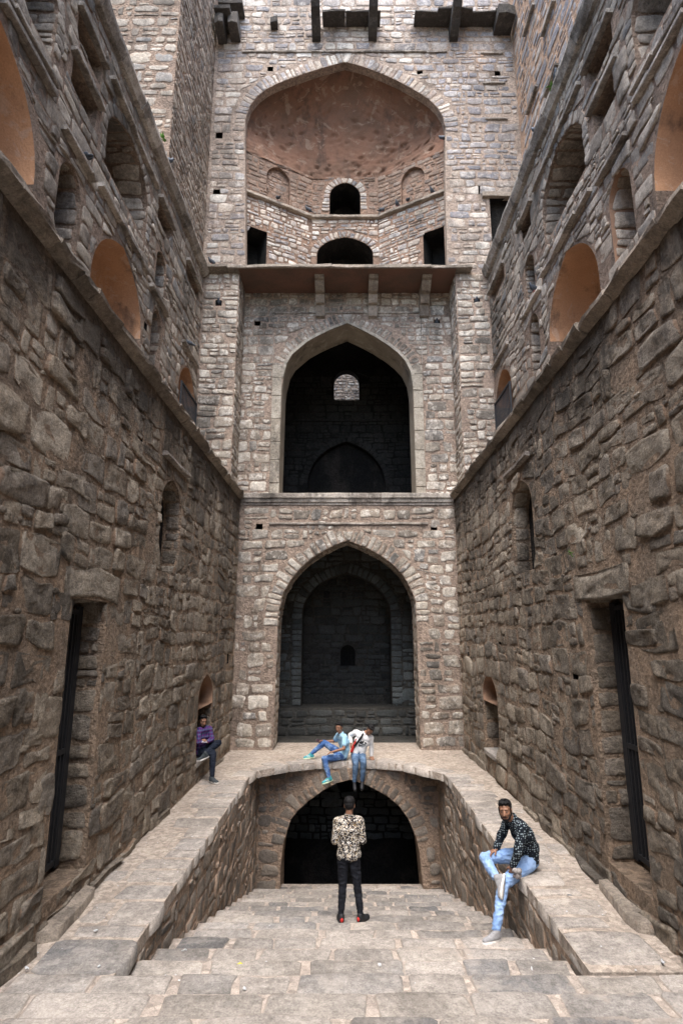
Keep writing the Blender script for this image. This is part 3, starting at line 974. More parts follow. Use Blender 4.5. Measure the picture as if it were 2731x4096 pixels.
# ------------------------------------------------------------------ back wall, lower stage
def back_lower():
    rng = random.Random(41)
    pl = Pl((0, 16.2, 0), (1, 0, 0), UP, (0, -1, 0))
    ar = [(-1.93, -.2), (-1.88, 3.3), (-1.85, 3.72), (-1.74, 4.18), (-1.5, 4.6), (-1.22, 4.93), (-.9, 5.2), (-.55, 5.41), (-.22, 5.57), (.07, 5.68), (.36, 5.57), (.7, 5.42), (1.06, 5.22), (1.38, 4.97), (1.65, 4.68), (1.87, 4.28), (1.98, 3.95), (2.0, 3.4), (2.03, -.2)]
    holes = [HN(-2.48, 6.07, .095), HN(2.57, 6.07, .095)]
    ops = [dict(poly=ar, through=True, depth=1.0, lining='arch_reveal', mat='mortar_front')] + [dict(poly=h, depth=.5, dark=True) for h in holes]
    w = wall_core('arched_wall', pl, rect(-3.3, 3.45, -.2, 6.98), ops, M['mortar_front'], 1.0)
    tag(w, 'lowest stage of the back wall with the tall pointed arch behind the seated men', 'wall', kind='thing')
    st = Stones(rng)
    vo = offset(ar, .42)
    vo = [p for p in vo if p[1] > 3.2]
    vo = [(vo[0][0] + .34, -.25)] + [(vo[0][0] + .34, 3.2)] + vo + [(vo[-1][0] - .36, 3.2), (vo[-1][0] - .36, -.25)]
    excl = [vo] + holes + [rect(-2.2, 2.4, 6.13, 6.20)]
    cells = layout(rng, -3.3, 3.45, 0.02, 6.62, (.22, .44), (.28, .66), gap=.045, jit=.16, wav=.07, split=.32)
    cells = fit(cells, (-3.05, 3.18, .02, 6.62), excl)
    for c in cells:
        st.add(pl, c, h=(.004, .02), sunk=.02, round_=rng.uniform(.2, .6), tilt=.3, rough=.012)
    voussoirs(st, pl, ar, (.30, .44), (.13, .24), 3.3, gap=.04, h=(.006, .018))
    # jamb stones show their second face in the reveal
    sp = Strip(pl, ar)
    cc = layout(rng, 0, sp.len, .03, .98, (.3, .5), (.18, .36), gap=.04, split=.3)
    for c in fit(cc, (.2, sp.len - .2, .02, .99), []):
        st.add(sp, c, h=(.004, .018), sunk=.02, rough=.012)
    st.flush(w, M['stone_front'])
    x = -2.2
    while x < 2.35:
        L = min(rng.uniform(.6, 1.4), 2.4 - x)
        block('string_slab', pl, x + .003, x + L - .003, 6.13, 6.20, -.02, .05, M['slab'], w, rng)
        x += L
    x = -3.05
    while x < 3.15:
        L = min(rng.uniform(.6, 1.2), 3.18 - x)
        block('ledge_stone', pl, x + .003, x + L - .003, 0, 0, 0, 0, M['slab'], w, rng, jit=.009,
              profile=[(6.70, -.02), (6.72, .03), (6.78, .035), (6.80, .075), (6.88, .085), (6.92, .13), (7.04, .135), (7.06, .11), (7.07, -.5), (6.70, -.5)])
        x += L
    return w, pl
back_low, PB = back_lower()

# the chamber behind the lower arch
def chamber(x0, x1, y0, y1, z0, z1, mat, end=True):
    t = .3
    def b(nm, a, c, d, e, f, g):
        vs = [(x, y, z) for z in (f, g) for x, y in ((a, d), (c, d), (c, e), (a, e))]
        o = mesh_obj(nm, vs, [(3, 2, 1, 0), (4, 5, 6, 7), (0, 1, 5, 4), (1, 2, 6, 5), (2, 3, 7, 6), (3, 0, 4, 7)], mat)
        tag(o, kind='structure')
    b('chamber_wall', x0 - t, x0, y0, y1, z0, z1)
    b('chamber_wall', x1, x1 + t, y0, y1, z0, z1)
    if end:
        b('chamber_wall', x0 - t, x1 + t, y1, y1 + t, z0 - t, z1 + t)
    b('chamber_ceiling', x0 - t, x1 + t, y0, y1, z1, z1 + t)
    b('chamber_floor', x0 - t, x1 + t, y0, y1, z0 - t, z0)
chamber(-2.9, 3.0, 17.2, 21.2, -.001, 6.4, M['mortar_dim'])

def inner_arch():
    rng = random.Random(47)
    pl = Pl((0, 19.0, 0), (1, 0, 0), UP, (0, -1, 0))
    ar = arch(-1.4, 1.5, .8, 3.7, 5.05, 9)
    w = wall_core('inner_arch_wall', pl, rect(-2.88, 2.98, .01, 6.39), [dict(poly=ar, through=True, depth=.6, lining='arch_reveal', mat='mortar_dim')], M['mortar_dim'], .6)
    tag(w, 'dim inner wall with a second pointed arch inside the lower chamber', 'wall', kind='thing')
    st = Stones(rng)
    excl = [offset(ar, .36)]
    for c in fit(layout(rng, -2.9, 3, .8, 6.3, (.18, .34), (.3, .6), gap=.035), (-2.85, 2.95, .8, 6.35), excl):
        st.add(pl, c, h=(.006, .02), sunk=.02)
    voussoirs(st, pl, ar, (.28, .36), (.14, .22), .8, gap=.03)
    # back wall with its small niche
    pb = Pl((0, 20.7, 0), (1, 0, 0), UP, (0, -1, 0))
    st.flush(w, M['stone_dim'], 200)
    st2 = Stones(rng)
    nic = arch(-.16, .36, 1.95, 2.42, 2.68, 4)
    w2 = wall_core('niche_wall', pb, rect(-2.88, 2.98, .01, 6.39), [dict(poly=nic, depth=.3, dark=True)], M['mortar_dim'], .45)
    tag(w2, 'dim masonry wall with one small niche at the end of the lower chamber', 'wall', kind='thing')
    for c in fit(layout(rng, -2.2, 2.3, .1, 5.6, (.18, .34), (.3, .65), gap=.035), (-2.2, 2.3, .9, 5.6), [offset(nic, .03)]):
        st2.add(pb, c, h=(.008, .03), sunk=.02)
    st2.flush(w2, M['stone_dimmer'], 200)
    pbn = Pl((0, 18.4, 0), (1, 0, 0), UP, (0, -1, 0))
    b = block('stone_bench', pbn, -2.85, 2.95, .0, .8, -.6, 0, M['mortar_dim'], None, rng, seg=14, jit=.02)
    sb = Stones(rng)
    for c in fit(layout(rng, -2.8, 2.9, .02, .78, (.2, .3), (.3, .7), gap=.05), (-2.8, 2.9, .02, .78), []):
        sb.add(pbn, c, h=(.012, .03), sunk=.02)
    sb.flush(b, M['stone_dimmer'])
    tag(b, 'long dim masonry bench under the inner arch of the lower chamber', 'bench')
inner_arch()

# ------------------------------------------------------------------ back wall, middle stage: piers and the recessed arch
def pier(x0, x1, z0, z1, yf, depth, label, seed, hole):
    rng = random.Random(seed)
    pl = Pl((0, yf, 0), (1, 0, 0), UP, (0, -1, 0))
    h = [HN(hole[0], hole[1], .1)] if hole else []
    w = wall_core('buttress', pl, rect(x0 - (.2 if x0 < 0 else 0), x1 + (.2 if x0 > 0 else 0), z0, z1), [dict(poly=q, depth=.5, dark=True) for q in h], M['mortar_front'], depth)
    tag(w, label, 'buttress', kind='thing')
    st = Stones(rng)
    for c in fit(layout(rng, x0, x1, z0, z1, (.18, .38), (.26, .75), gap=.028, jit=.14, wav=.06, split=.3), (x0 + .02, x1 - .02, z0, z1), h):
        st.add(pl, c, h=(.006, .03), sunk=.02, round_=rng.uniform(.2, .6), rough=.014)
    inn = x1 if x0 < 0 else x0
    ps = Pl((inn, yf, 0), (0, 1, 0), UP, (1 if x0 < 0 else -1, 0, 0))
    for c in fit(layout(rng, 0, depth, z0, z1, (.15, .34), (.25, .6), gap=.03), (.02, depth - .1, z0, z1), []):
        st.add(ps, c, h=(.006, .025), sunk=.02)
    st.flush(w, M['stone_front'])
    return w
pier(-4.52, -3.4, 6.95, 14.42, 16.3, 1.25, 'masonry buttress left of the recessed middle arch, under the broken balcony end', 51, (-4.02, 13.35))
pier(3.55, 4.58, 6.95, 14.42, 16.3, 1.25, 'masonry buttress right of the recessed middle arch', 53, (4.2, 13.4))

def back_middle():
    rng = random.Random(57)
    pl = Pl((0, 17.4, 0), (1, 0, 0), UP, (0, -1, 0))
    ar = [(-2.1, 6.95), (-2.07, 10.9), (-2.03, 11.3), (-1.93, 11.8), (-1.75, 12.14), (-1.26, 12.6), (-.9, 12.82), (-.5, 13.03), (-.2, 13.16), (.08, 13.28), (.36, 13.14), (.66, 12.98), (1.0, 12.78), (1.4, 12.5), (1.75, 12.2), (2.0, 11.9), (2.17, 11.5), (2.23, 11.0), (2.25, 6.95)]
    hol = [HN(-2.95, 13.3, .1), HN(3.1, 13.3, .1)]
    ops = [dict(poly=ar, through=True, depth=1.2, lining='arch_reveal', mat='pale_plaster', label='cream plastered reveal of the middle arch')] + [dict(poly=h, depth=.5, dark=True) for h in hol]
    w = wall_core('arched_wall', pl, rect(-3.6, 3.7, 6.9, 14.6), ops, M['mortar_front'], 1.2)
    tag(w, 'recessed middle stage of the back wall with a cream framed pointed arch', 'wall', kind='thing')
    st = Stones(rng)
    fr = [(-2.40, 6.9), (-2.40, 11.78)] + [p for p in offset(ar, .50) if p[1] > 11.85] + [(2.56, 11.78), (2.56, 6.9)]
    thin = offset(ar, .1)
    excl = [fr] + hol
    for c in fit(layout(rng, -3.5, 3.6, 7.0, 14.5, (.20, .40), (.26, .62), gap=.035, jit=.15, wav=.06, split=.28), (-3.45, 3.58, 7.0, 14.5), excl):
        st.add(pl, c, h=(.005, .022), sunk=.02, rough=.012)
    up = [p for p in thin if p[1] > 11.3]
    voussoirs(st, pl, up, (.24, .38), (.12, .2), 11.6, gap=.05, h=(.004, .014))
    st.flush(w, M['stone_front'])
    # cream jamb blocks
    for l, r in ((-2.385, -2.085), (2.24, 2.545)):
        z = 7.0
        while z < 11.7:
            H = min(rng.uniform(.4, .8), 11.75 - z)
            block('jamb_stone', pl, l, r, z + .004, z + H - .004, -.05, .035, M['frame_stone'], w, rng, seg=2, jit=.012)
            z += H
    # cream band round the arch head
    hd = [p for p in ar if p[1] > 10.9]
    o1 = offset(hd, .10)
    vs, fs = [], []
    for (a, b), (c, d) in zip(hd, o1):
        vs += [pl.P(a, b, -.03), pl.P(a, b, .03), pl.P(c, d, .03), pl.P(c, d, -.03)]
    for i in range(len(hd) - 1):
        for q in range(4):
            r = (q + 1) % 4
            fs.append((i * 4 + q, i * 4 + r, i * 4 + 4 + r, i * 4 + 4 + q))
    mesh_obj('arch_band', vs, fs, M['frame_stone'], w, attrs={'tone': [.5] * len(vs), 'edge': [.2] * len(vs)})
    x = -2.4
    while x < 2.5:
        L = min(rng.uniform(.6, 1.5), 2.56 - x)
        block('string_slab', pl, x + .003, x + L - .003, 13.64, 13.70, -.02, .05, M['slab'], w, rng)
        x += L
    for x in (-2.41, 2.545):
        block('frame_fillet', pl, x, x + .02, 11.78, 13.62, -.02, .04, M['slab'], w, rng, seg=2, jit=.004)
    return w, pl
back_mid, PM = back_middle()
# dark chamber behind it, with a window in its end wall that looks on the lit wall of the round well
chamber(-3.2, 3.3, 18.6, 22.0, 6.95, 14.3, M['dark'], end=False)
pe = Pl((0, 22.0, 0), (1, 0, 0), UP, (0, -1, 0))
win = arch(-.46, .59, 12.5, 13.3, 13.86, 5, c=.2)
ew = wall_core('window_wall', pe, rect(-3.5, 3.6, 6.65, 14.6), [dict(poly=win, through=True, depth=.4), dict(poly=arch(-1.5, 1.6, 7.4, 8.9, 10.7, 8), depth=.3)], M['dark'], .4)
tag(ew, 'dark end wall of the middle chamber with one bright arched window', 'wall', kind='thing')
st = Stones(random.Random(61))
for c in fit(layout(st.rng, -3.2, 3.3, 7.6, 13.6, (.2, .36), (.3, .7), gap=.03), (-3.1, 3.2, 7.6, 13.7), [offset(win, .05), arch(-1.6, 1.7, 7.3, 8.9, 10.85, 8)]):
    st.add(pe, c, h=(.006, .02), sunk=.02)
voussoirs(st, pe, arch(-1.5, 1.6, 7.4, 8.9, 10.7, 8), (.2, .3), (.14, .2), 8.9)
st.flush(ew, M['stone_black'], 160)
block('string_slab', pe, -3.1, 3.2, 11.55, 11.65, -.02, .1, M['stone_black'], ew)
pw = Pl((0, 25.6, 0), (1, 0, 0), UP, (0, -1, 0))
rw = wall_core('well_wall', pw, rect(-5, 5, 6, 19), [], M['mortar_high'], .5)
tag(rw, 'sunlit masonry of the round well seen through the middle chamber window', 'wall', kind='thing')
st = Stones(random.Random(62))
for c in fit(layout(st.rng, -1.2, 1.4, 12.6, 16.2, (.12, .24), (.16, .36), gap=.035), (-1.2, 1.4, 12.6, 16.2), []):
    st.add(pw, c, h=(.01, .03), sunk=.02)
st.flush(rw, M['stone_high'])

# ------------------------------------------------------------------ balcony slab with its brackets
def balcony():
    rng = random.Random(67)
    pl = Pl((0, 17.4, 0), (1, 0, 0), UP, (0, -1, 0))
    root = link(bpy.data.objects.new('balcony', None))
    root.location = (0, 17.4, 14.5)
    tag(root, 'long thin stone balcony slab across the back wall on three carved brackets', 'balcony')
    back = Matrix.Translation(-root.location)
    def own(o):
        o.data.transform(back)
        return o
    x = -4.5
    while x < 4.0:
        L = min(rng.uniform(.7, 1.5), 4.05 - x)
        own(block('balcony_slab', pl, x + .004, x + L - .004, 14.43, 14.54, -.15, 1.4 + rng.uniform(-.03, .03), M['slab_pale'], root, rng, jit=.014))
        x += L
    vs = [pl.P(a, 14.415, d) for a, d in ((-3.39, -.0), (3.54, -.0), (3.54, 1.33), (-3.39, 1.33))] + [pl.P(a, 14.435, d) for a, d in ((-3.39, -.0), (3.54, -.0), (3.54, 1.33), (-3.39, 1.33))]
    own(mesh_obj('soffit', vs, [(0, 1, 2, 3), (7, 6, 5, 4), (0, 4, 5, 1), (1, 5, 6, 2), (2, 6, 7, 3), (3, 7, 4, 0)], M['soffit'], root))
    for x in (-.83, .93, 2.66):
        prof = [(13.45, 0), (13.5, .12), (13.75, .17), (13.85, .2), (13.86, .32), (14.0, .42), (14.1, .46), (14.11, .62), (14.2, .8), (14.3, .9), (14.32, 1.02), (14.41, 1.08), (14.41, 0)]
        own(block('bracket', pl, x - .15, x + .15, 13.45, 14.4, 0, 1, M['slab_pale'], root, rng, seg=2, jit=.004, profile=prof))
    return root
balcony()

# ------------------------------------------------------------------ upper stage of the back wall: great niche
NA = [(-3.2, 14.45), (-3.32, 17.5), (-3.43, 19.9), (-3.43, 20.42), (-3.3, 20.95), (-3.05, 21.36), (-2.75, 21.66), (-2.39, 21.89), (-2.0, 22.08), (-1.6, 22.25), (-1.2, 22.42), (-.79, 22.58), (-.4, 22.71), (0.0, 22.84),
      (.4, 22.72), (.8, 22.57), (1.37, 22.29), (1.85, 22.02), (2.29, 21.72), (2.65, 21.46), (2.95, 21.2), (3.2, 20.88), (3.38, 20.5), (3.45, 20.05), (3.42, 19.6), (3.35, 17.5), (3.3, 14.45)]
def back_upper():
    rng = random.Random(71)
    yf = 16.3
    pl = Pl((0, yf, 0), (1, 0, 0), UP, (0, -1, 0))
    hol = [HN(-2.63, 22.53, .1), HN(2.63, 22.4, .1), HN(5.36, 22.34, .1), HN(-4.3, 19.73, .12), HN(-4.28, 17.45, .12), HN(4.5, 17.55, .16)]
    door = rect(4.8, 5.75, 14.6, 17.22)
    ops = [dict(poly=NA, through=True, depth=.3, lining='niche_reveal', mat='mortar_high'), dict(poly=door, depth=.29, dark=True)] + [dict(poly=h, depth=.28, dark=True) for h in hol]
    w = wall_core('niche_wall', pl, rect(-4.75, 6.15, 14.42, 27.0), ops, M['mortar_high'], .3)
    tag(w, 'top stage of the back wall pierced by the great domed niche', 'wall', kind='thing')
    st = Stones(rng)
    sb = Stones(rng)
    up = [p for p in NA if p[1] > 19.8]
    ex = offset(NA, .02)
    ex2 = [(-3.9, 19.7)] + [p for p in offset(NA, .50) if p[1] > 19.9] + [(3.95, 19.7)]
    slabs = [(-3.66, 3.62, 23.22), (4.8, 5.6, 23.16), (4.82, 5.6, 21.87), (4.82, 5.6, 20.35)]
    excl = [ex, ex2, door] + hol + [rect(a, b, z - .02, z + .10) for a, b, z in slabs] + [rect(4.5, 5.97, 17.2, 17.42)]
    for c in fit(layout(rng, -4.6, 6.0, 14.5, 27, (.20, .40), (.26, .64), gap=.04, jit=.15, wav=.06, split=.28), (-4.5, 5.93, 14.6, 26.9), excl):
        cx_ = sum(p[0] for p in c) / len(c); cz_ = sum(p[1] for p in c) / len(c)
        tgt = sb if cz_ > 18.2 and cx_ + noise.noise(V((cx_, cz_, 5))) * 1.2 > 2.9 else st
        tgt.add(pl, c, h=(.004, .02), sunk=.02, round_=rng.uniform(.2, .6), rough=.012)
    voussoirs(st, pl, NA, (.32, .48), (.13, .22), 19.9, gap=.04, h=(.005, .016))
    st.flush(w, M['stone_high'], 220)
    sb.flush(w, M['stone_blue'], 80, rest='blue_grey_rubble')
    for a, b, z in slabs:
        x = a
        while x < b - .04:
            L = min(rng.uniform(.5, 1.4), b - x)
            block('string_slab', pl, x + .003, x + L - .003, z, z + .07, -.02, .06, M['slab'], w, rng)
            x += L
    block('door_lintel', pl, 4.55, 5.95, 17.22, 17.40, -.1, .12, M['slab_pale'], w, rng, tone=.7)
    # the doorway recess is shallow; the dark of its passage is painted on
    # corbels and the broken eaves slab
    for x in (-1.02, .98, 3.86):
        prof = [(23.72, 0), (23.74, .18), (23.85, .42), (23.98, .62), (24.1, .9), (24.25, 1.05), (24.35, 1.05), (24.35, 0)]
        block('corbel', pl, x - .15, x + .15, 23.7, 24.3, 0, 1, M['slab_dark'], w, rng, seg=2, jit=.006, profile=prof, tone=.1)
    x = -.8
    while x < 5.6:
        L = min(rng.uniform(.7, 1.3), 5.9 - x)
        if rng.random() < .78: block('eaves_slab', pl, x + .003, x + L - .003, 24.37, 24.45, -.1, rng.uniform(.5, .72), M['slab_dark'], w, rng, jit=.03, tone=.2)
        x += L
    block('corbel', pl, 5.3, 5.9, 24.0, 24.36, -.05, .75, M['slab_dark'], w, rng, jit=.04, tone=.1)
    block('corbel', pl, -2.65, -2.40, 24.25, 24.5, -.05, .3, M['slab_dark'], w, rng, jit=.03, tone=.1)
    # left corner: a broken cluster of corbels
    block('corbel', pl, -4.05, -3.72, 23.7, 24.15, -.05, .7, M['slab_dark'], w, rng, jit=.04, tone=.3)
    block('corbel', pl, -4.5, -4.2, 23.6, 24.0, -.05, .75, M['slab_dark'], w, rng, jit=.04, tone=.1)
    block('eaves_slab', pl, -4.5, -3.95, 24.05, 24.18, -.05, .9, M['slab_dark'], w, rng, jit=.03, tone=.1)
    block('eaves_slab', pl, -4.45, -3.6, 24.7, 24.85, -.05, .6, M['slab_dark'], w, rng, jit=.03, tone=.1)
    return w, pl
back_up, PU = back_upper()

# the inside of the niche: three facets below, the half dome above
def apse():
    ys, yb = 16.6, 17.9
    pts = [(-3.55, ys), (-1.2, yb), (1.2, yb), (3.55, ys)]
    zt = 19.55
    for k in range(3):
        rng = random.Random(80 + k)
        a, b = V((*pts[k], 0)), V((*pts[k + 1], 0))
        U = (b - a).normalized()
        N = V((U.y, -U.x, 0))
        pl = Pl(a, U, UP, N)
        L = (b - a).length
        ops = []
        excl = []
        arches = []
        if k == 1:
            lo = arch(L / 2 - 1.0, L / 2 + 1.0, 14.6, 16.3, 17.0, 6)
            hi = arch(L / 2 - .56, L / 2 + .56, 17.92, 18.72, 19.3, 6)
            ops = [dict(poly=lo, depth=1.2, lining='doorway', mat='dark'), dict(poly=hi, depth=1.2, lining='doorway', mat='dark')]
            ops += [dict(poly=HN(L / 2 - 1.0 - .25, 15.3, .08) if False else HN(.12, 14.98, .09), depth=.4, dark=True), dict(poly=HN(L - .12, 15.0, .1), depth=.4, dark=True)]
            arches = [lo, hi]
        else:
            r = rect(.25, 1.0, 14.6, 16.55) if k == 0 else rect(L - 1.0, L - .25, 14.6, 16.5)
            ops = [dict(poly=r, depth=.9, lining='window_opening', mat='dark')]
            bl = arch(L / 2 - .42, L / 2 + .46, 17.9, 18.85, 19.35, 5)
            ops.append(dict(poly=bl, depth=.13))
            excl = [r, bl]
        w = wall_core('niche_facet', pl, rect(0, L, 14.5, zt), ops, M['mortar_dome'], .35 if k != 1 else .5)
        w['kind'] = 'thing'
        lab = ['left facet of the great niche with a blind arch and a dark square opening',
               'middle facet of the great niche with one dark doorway above another',
               'right facet of the great niche with a blind arch and a dark square opening'][k]
        tag(w, lab, 'wall')
        st = Stones(rng)
        sd2 = Stones(rng)
        ex = excl + [offset(q, .3) for q in arches] + [rect(0, L, 17.72, 17.86)] + [o['poly'] for o in ops[2:]]
        for c in fit(layout(rng, 0, L, 14.6, zt, (.13, .26), (.2, .5), gap=.035, jit=.14), (.02, L - .02, 14.6, zt - .05), ex):
            (sd2 if sum(p[1] for p in c) / len(c) > 17.8 else st).add(pl, c, h=(.005, .025), sunk=.02, rough=.012)
        for q in arches:
            voussoirs(st, pl, q, (.2, .3), (.11, .18), q[0][1] + (.2 if q is arches[-1] else 1.6), gap=.03)
        if k != 1:
            for c in fit(layout(rng, L / 2 - .45, L / 2 + .5, 17.9, 19.4, (.14, .24), (.2, .4), gap=.035), (0, L, 17.9, 19.4), []):
                if all(inside(v, bl) for v in c):
                    sd2.add(Pl(pl.P(0, 0, -.13), pl.U, pl.W, pl.N), c, h=(.005, .02), sunk=.02)
        st.flush(w, M['stone_high'], 120)
        sd2.flush(w, M['stone_dome'], 100, rest='niche_rubble')
        x = 0
        while x < L - .05:
            l = min(rng.uniform(.5, 1.1), L - x)
            block('gallery_slab', pl, x + .003, x + l - .003, 17.74, 17.85, -.03, .13, M['slab_pale'], w, rng, tone=.6)
            x += l
    # half dome
    def hw(z):
        L = [(b, a) for a, b in NA if a < 0 and b > 17]
        R = [(b, a) for a, b in NA if a >= 0 and b > 17]
        def ip(T):
            T = sorted(T)
            for (z0, x0), (z1, x1) in zip(T, T[1:]):
                if z0 <= z <= z1:
                    return x0 + (x1 - x0) * (z - z0) / (z1 - z0)
            return T[-1][1] if z > T[-1][0] else T[0][1]
        return ip(L + [(22.84, 0.0)]), ip(R)
    nz, nf = 110, 170
    vs, fs = [], []
    z0, z1 = zt - .12, 22.86
    rng = random.Random(91)
    pits = [(rng.uniform(-.8, .9), rng.uniform(.03, .8), rng.uniform(.012, .032), rng.uniform(.03, .085)) for _ in range(150)]
    for i in range(nz + 1):
        f = i / nz
        f = 1 - (1 - f) ** 1.35
        z = z0 + (z1 - z0) * f
        l, r = hw(z)
        l -= .04; r += .04
        dd = (yb - ys) * max(0.0, 1 - f ** 2.6) ** .6
        bl = min(1, f * 3.0)
        for j in range(nf + 1):
            u = -1 + 2 * j / nf
            # polygon plan
            if abs(u) < .36: px, py = u / .36 * .338, 1.0
            else:
                k = (abs(u) - .36) / .64
                px, py = math.copysign(.338 + .662 * k, u), 1 - k
            ex, ey = math.sin(u * math.pi / 2), math.cos(u * math.pi / 2)
            x, y = px + (ex - px) * bl, py + (ey - py) * bl
            X = (l + r) / 2 + (r - l) / 2 * x
            Y = ys + dd * y
            d = .05 * noise.noise(V((X * 1.5, z * 1.5, 3))) + .022 * noise.noise(V((X * 7, z * 7, 9)))
            for a, b, s, dep in pits:
                q = ((u - a) / s) ** 2 + ((f - b) / (s * 1.1)) ** 2
                if q < 1:
                    d += dep * (1 - q) ** .5 * (1 if f < .75 else .5)
            # rough courses low down, where the plaster has fallen
            low = max(0, 1 - f * 2.4 + .5 * noise.noise(V((X * .9, z, 1))))
            d += low * .05 * noise.noise(V((X * 3.2, z * 8, 5)))
            vs.append((X, Y + d, z))
    for i in range(nz):
        for j in range(nf):
            a = i * (nf + 1) + j
            fs.append((a, a + 1, a + nf + 2, a + nf + 1))
    o = mesh_obj('niche_dome', vs, fs, M['dome'], smooth=True)
    tag(o, 'pitted red brown half dome filling the head of the great niche', 'dome', kind='thing')
    # solid masonry over and behind the dome keeps the daylight out
    def fill(nm, x0, x1, y0, y1, z0, z1):
        vs = [(x, y, z) for z in (z0, z1) for x, y in ((x0, y0), (x1, y0), (x1, y1), (x0, y1))]
        tag(mesh_obj(nm, vs, [(3, 2, 1, 0), (4, 5, 6, 7), (0, 1, 5, 4), (1, 2, 6, 5), (2, 3, 7, 6), (3, 0, 4, 7)], M['mortar_high']), kind='structure')
    fill('masonry_core', -4.5, 5.9, 19.2, 20.2, 14.6, 27)
    fill('masonry_core', -4.5, 5.9, 16.62, 19.19, 23.1, 27)
    fill('masonry_core', -4.5, -3.75, 16.62, 19.19, 14.65, 23.09)
    fill('masonry_core', 3.75, 5.9, 16.9, 19.19, 14.65, 23.09)
    sheet('balcony_floor', [(-3.6, 16.3), (3.7, 16.3), (3.7, 19.2), (-3.6, 19.2)], 14.56, M['ledge'], thick=.12)
apse()

# ------------------------------------------------------------------ towers beside the upper stage
def tower_left():
    rng = random.Random(93)
    pf = Pl((0, 12.55, 0), (1, 0, 0), UP, (0, -1, 0))
    w = wall_core('tower_wall', pf, rect(-8.5, -4.6, 14.3, 27), [], M['mortar_upper'], 3.9)
    tag(w, 'massive block of pale masonry rising above the left upper wall', 'wall', kind='thing')
    st = Stones(rng)
    for c in fit(layout(rng, -8.5, -4.6, 14.3, 25.5, (.20, .42), (.28, .75), gap=.05, jit=.16, wav=.06), (-8.5, -4.62, 14.3, 25), []):
        st.add(pf, c, h=(.004, .022), sunk=.02, round_=rng.uniform(.3, .8), rough=.015)
    ps = Pl((-4.6, 12.55, 0), (0, 1, 0), UP, (1, 0, 0))
    for c in fit(layout(rng, 0, 3.75, 14.4, 25.5, (.13, .28), (.2, .5), gap=.04, jit=.16), (.02, 3.7, 14.4, 25), []):
        st.add(ps, c, h=(.004, .022), sunk=.02, rough=.015)
    st.flush(w, M['stone_upper'])
tower_left()

def wall_right_top():
    rng = random.Random(95)
    pl = Pl((5.98, 0, 0), (0, 1, 0), UP, (-1, 0, 0))
    w = wall_core('set_back_wall', pl, rect(2, 16.28, 14.3, 27), [], M['mortar_orange'], .6)
    tag(w, 'set back wall of grey and orange masonry above the right upper wall', 'wall', kind='thing')
    st = Stones(rng)
    sl = [(y, z) for y, z in ((10.2, 23.3), (11.6, 21.2), (13.2, 20.6), (14.6, 22.4), (12.2, 24.3), (14.9, 19.6), (13.4, 18.6))]
    ex = [rect(y - .55, y + .55, z - .03, z + .12) for y, z in sl]
    for c in fit(layout(rng, 6, 16.25, 14.6, 25.5, (.26, .46), (.35, .85), gap=.085, jit=.16), (6, 16.2, 14.6, 25.2), ex):
        st.add(pl, c, h=(.004, .022), sunk=.02, rough=.014)
    st.flush(w, M['stone_blue'])
    for y, z in sl:
        block('string_slab', pl, y - .5, y + .5, z, z + .08, -.02, .12, M['slab'], w, rng)
    sheet('roof_terrace', [(4.75, 2), (5.99, 2), (5.99, 16.29), (4.75, 16.29)], 14.44, M['ledge'])
wall_right_top()

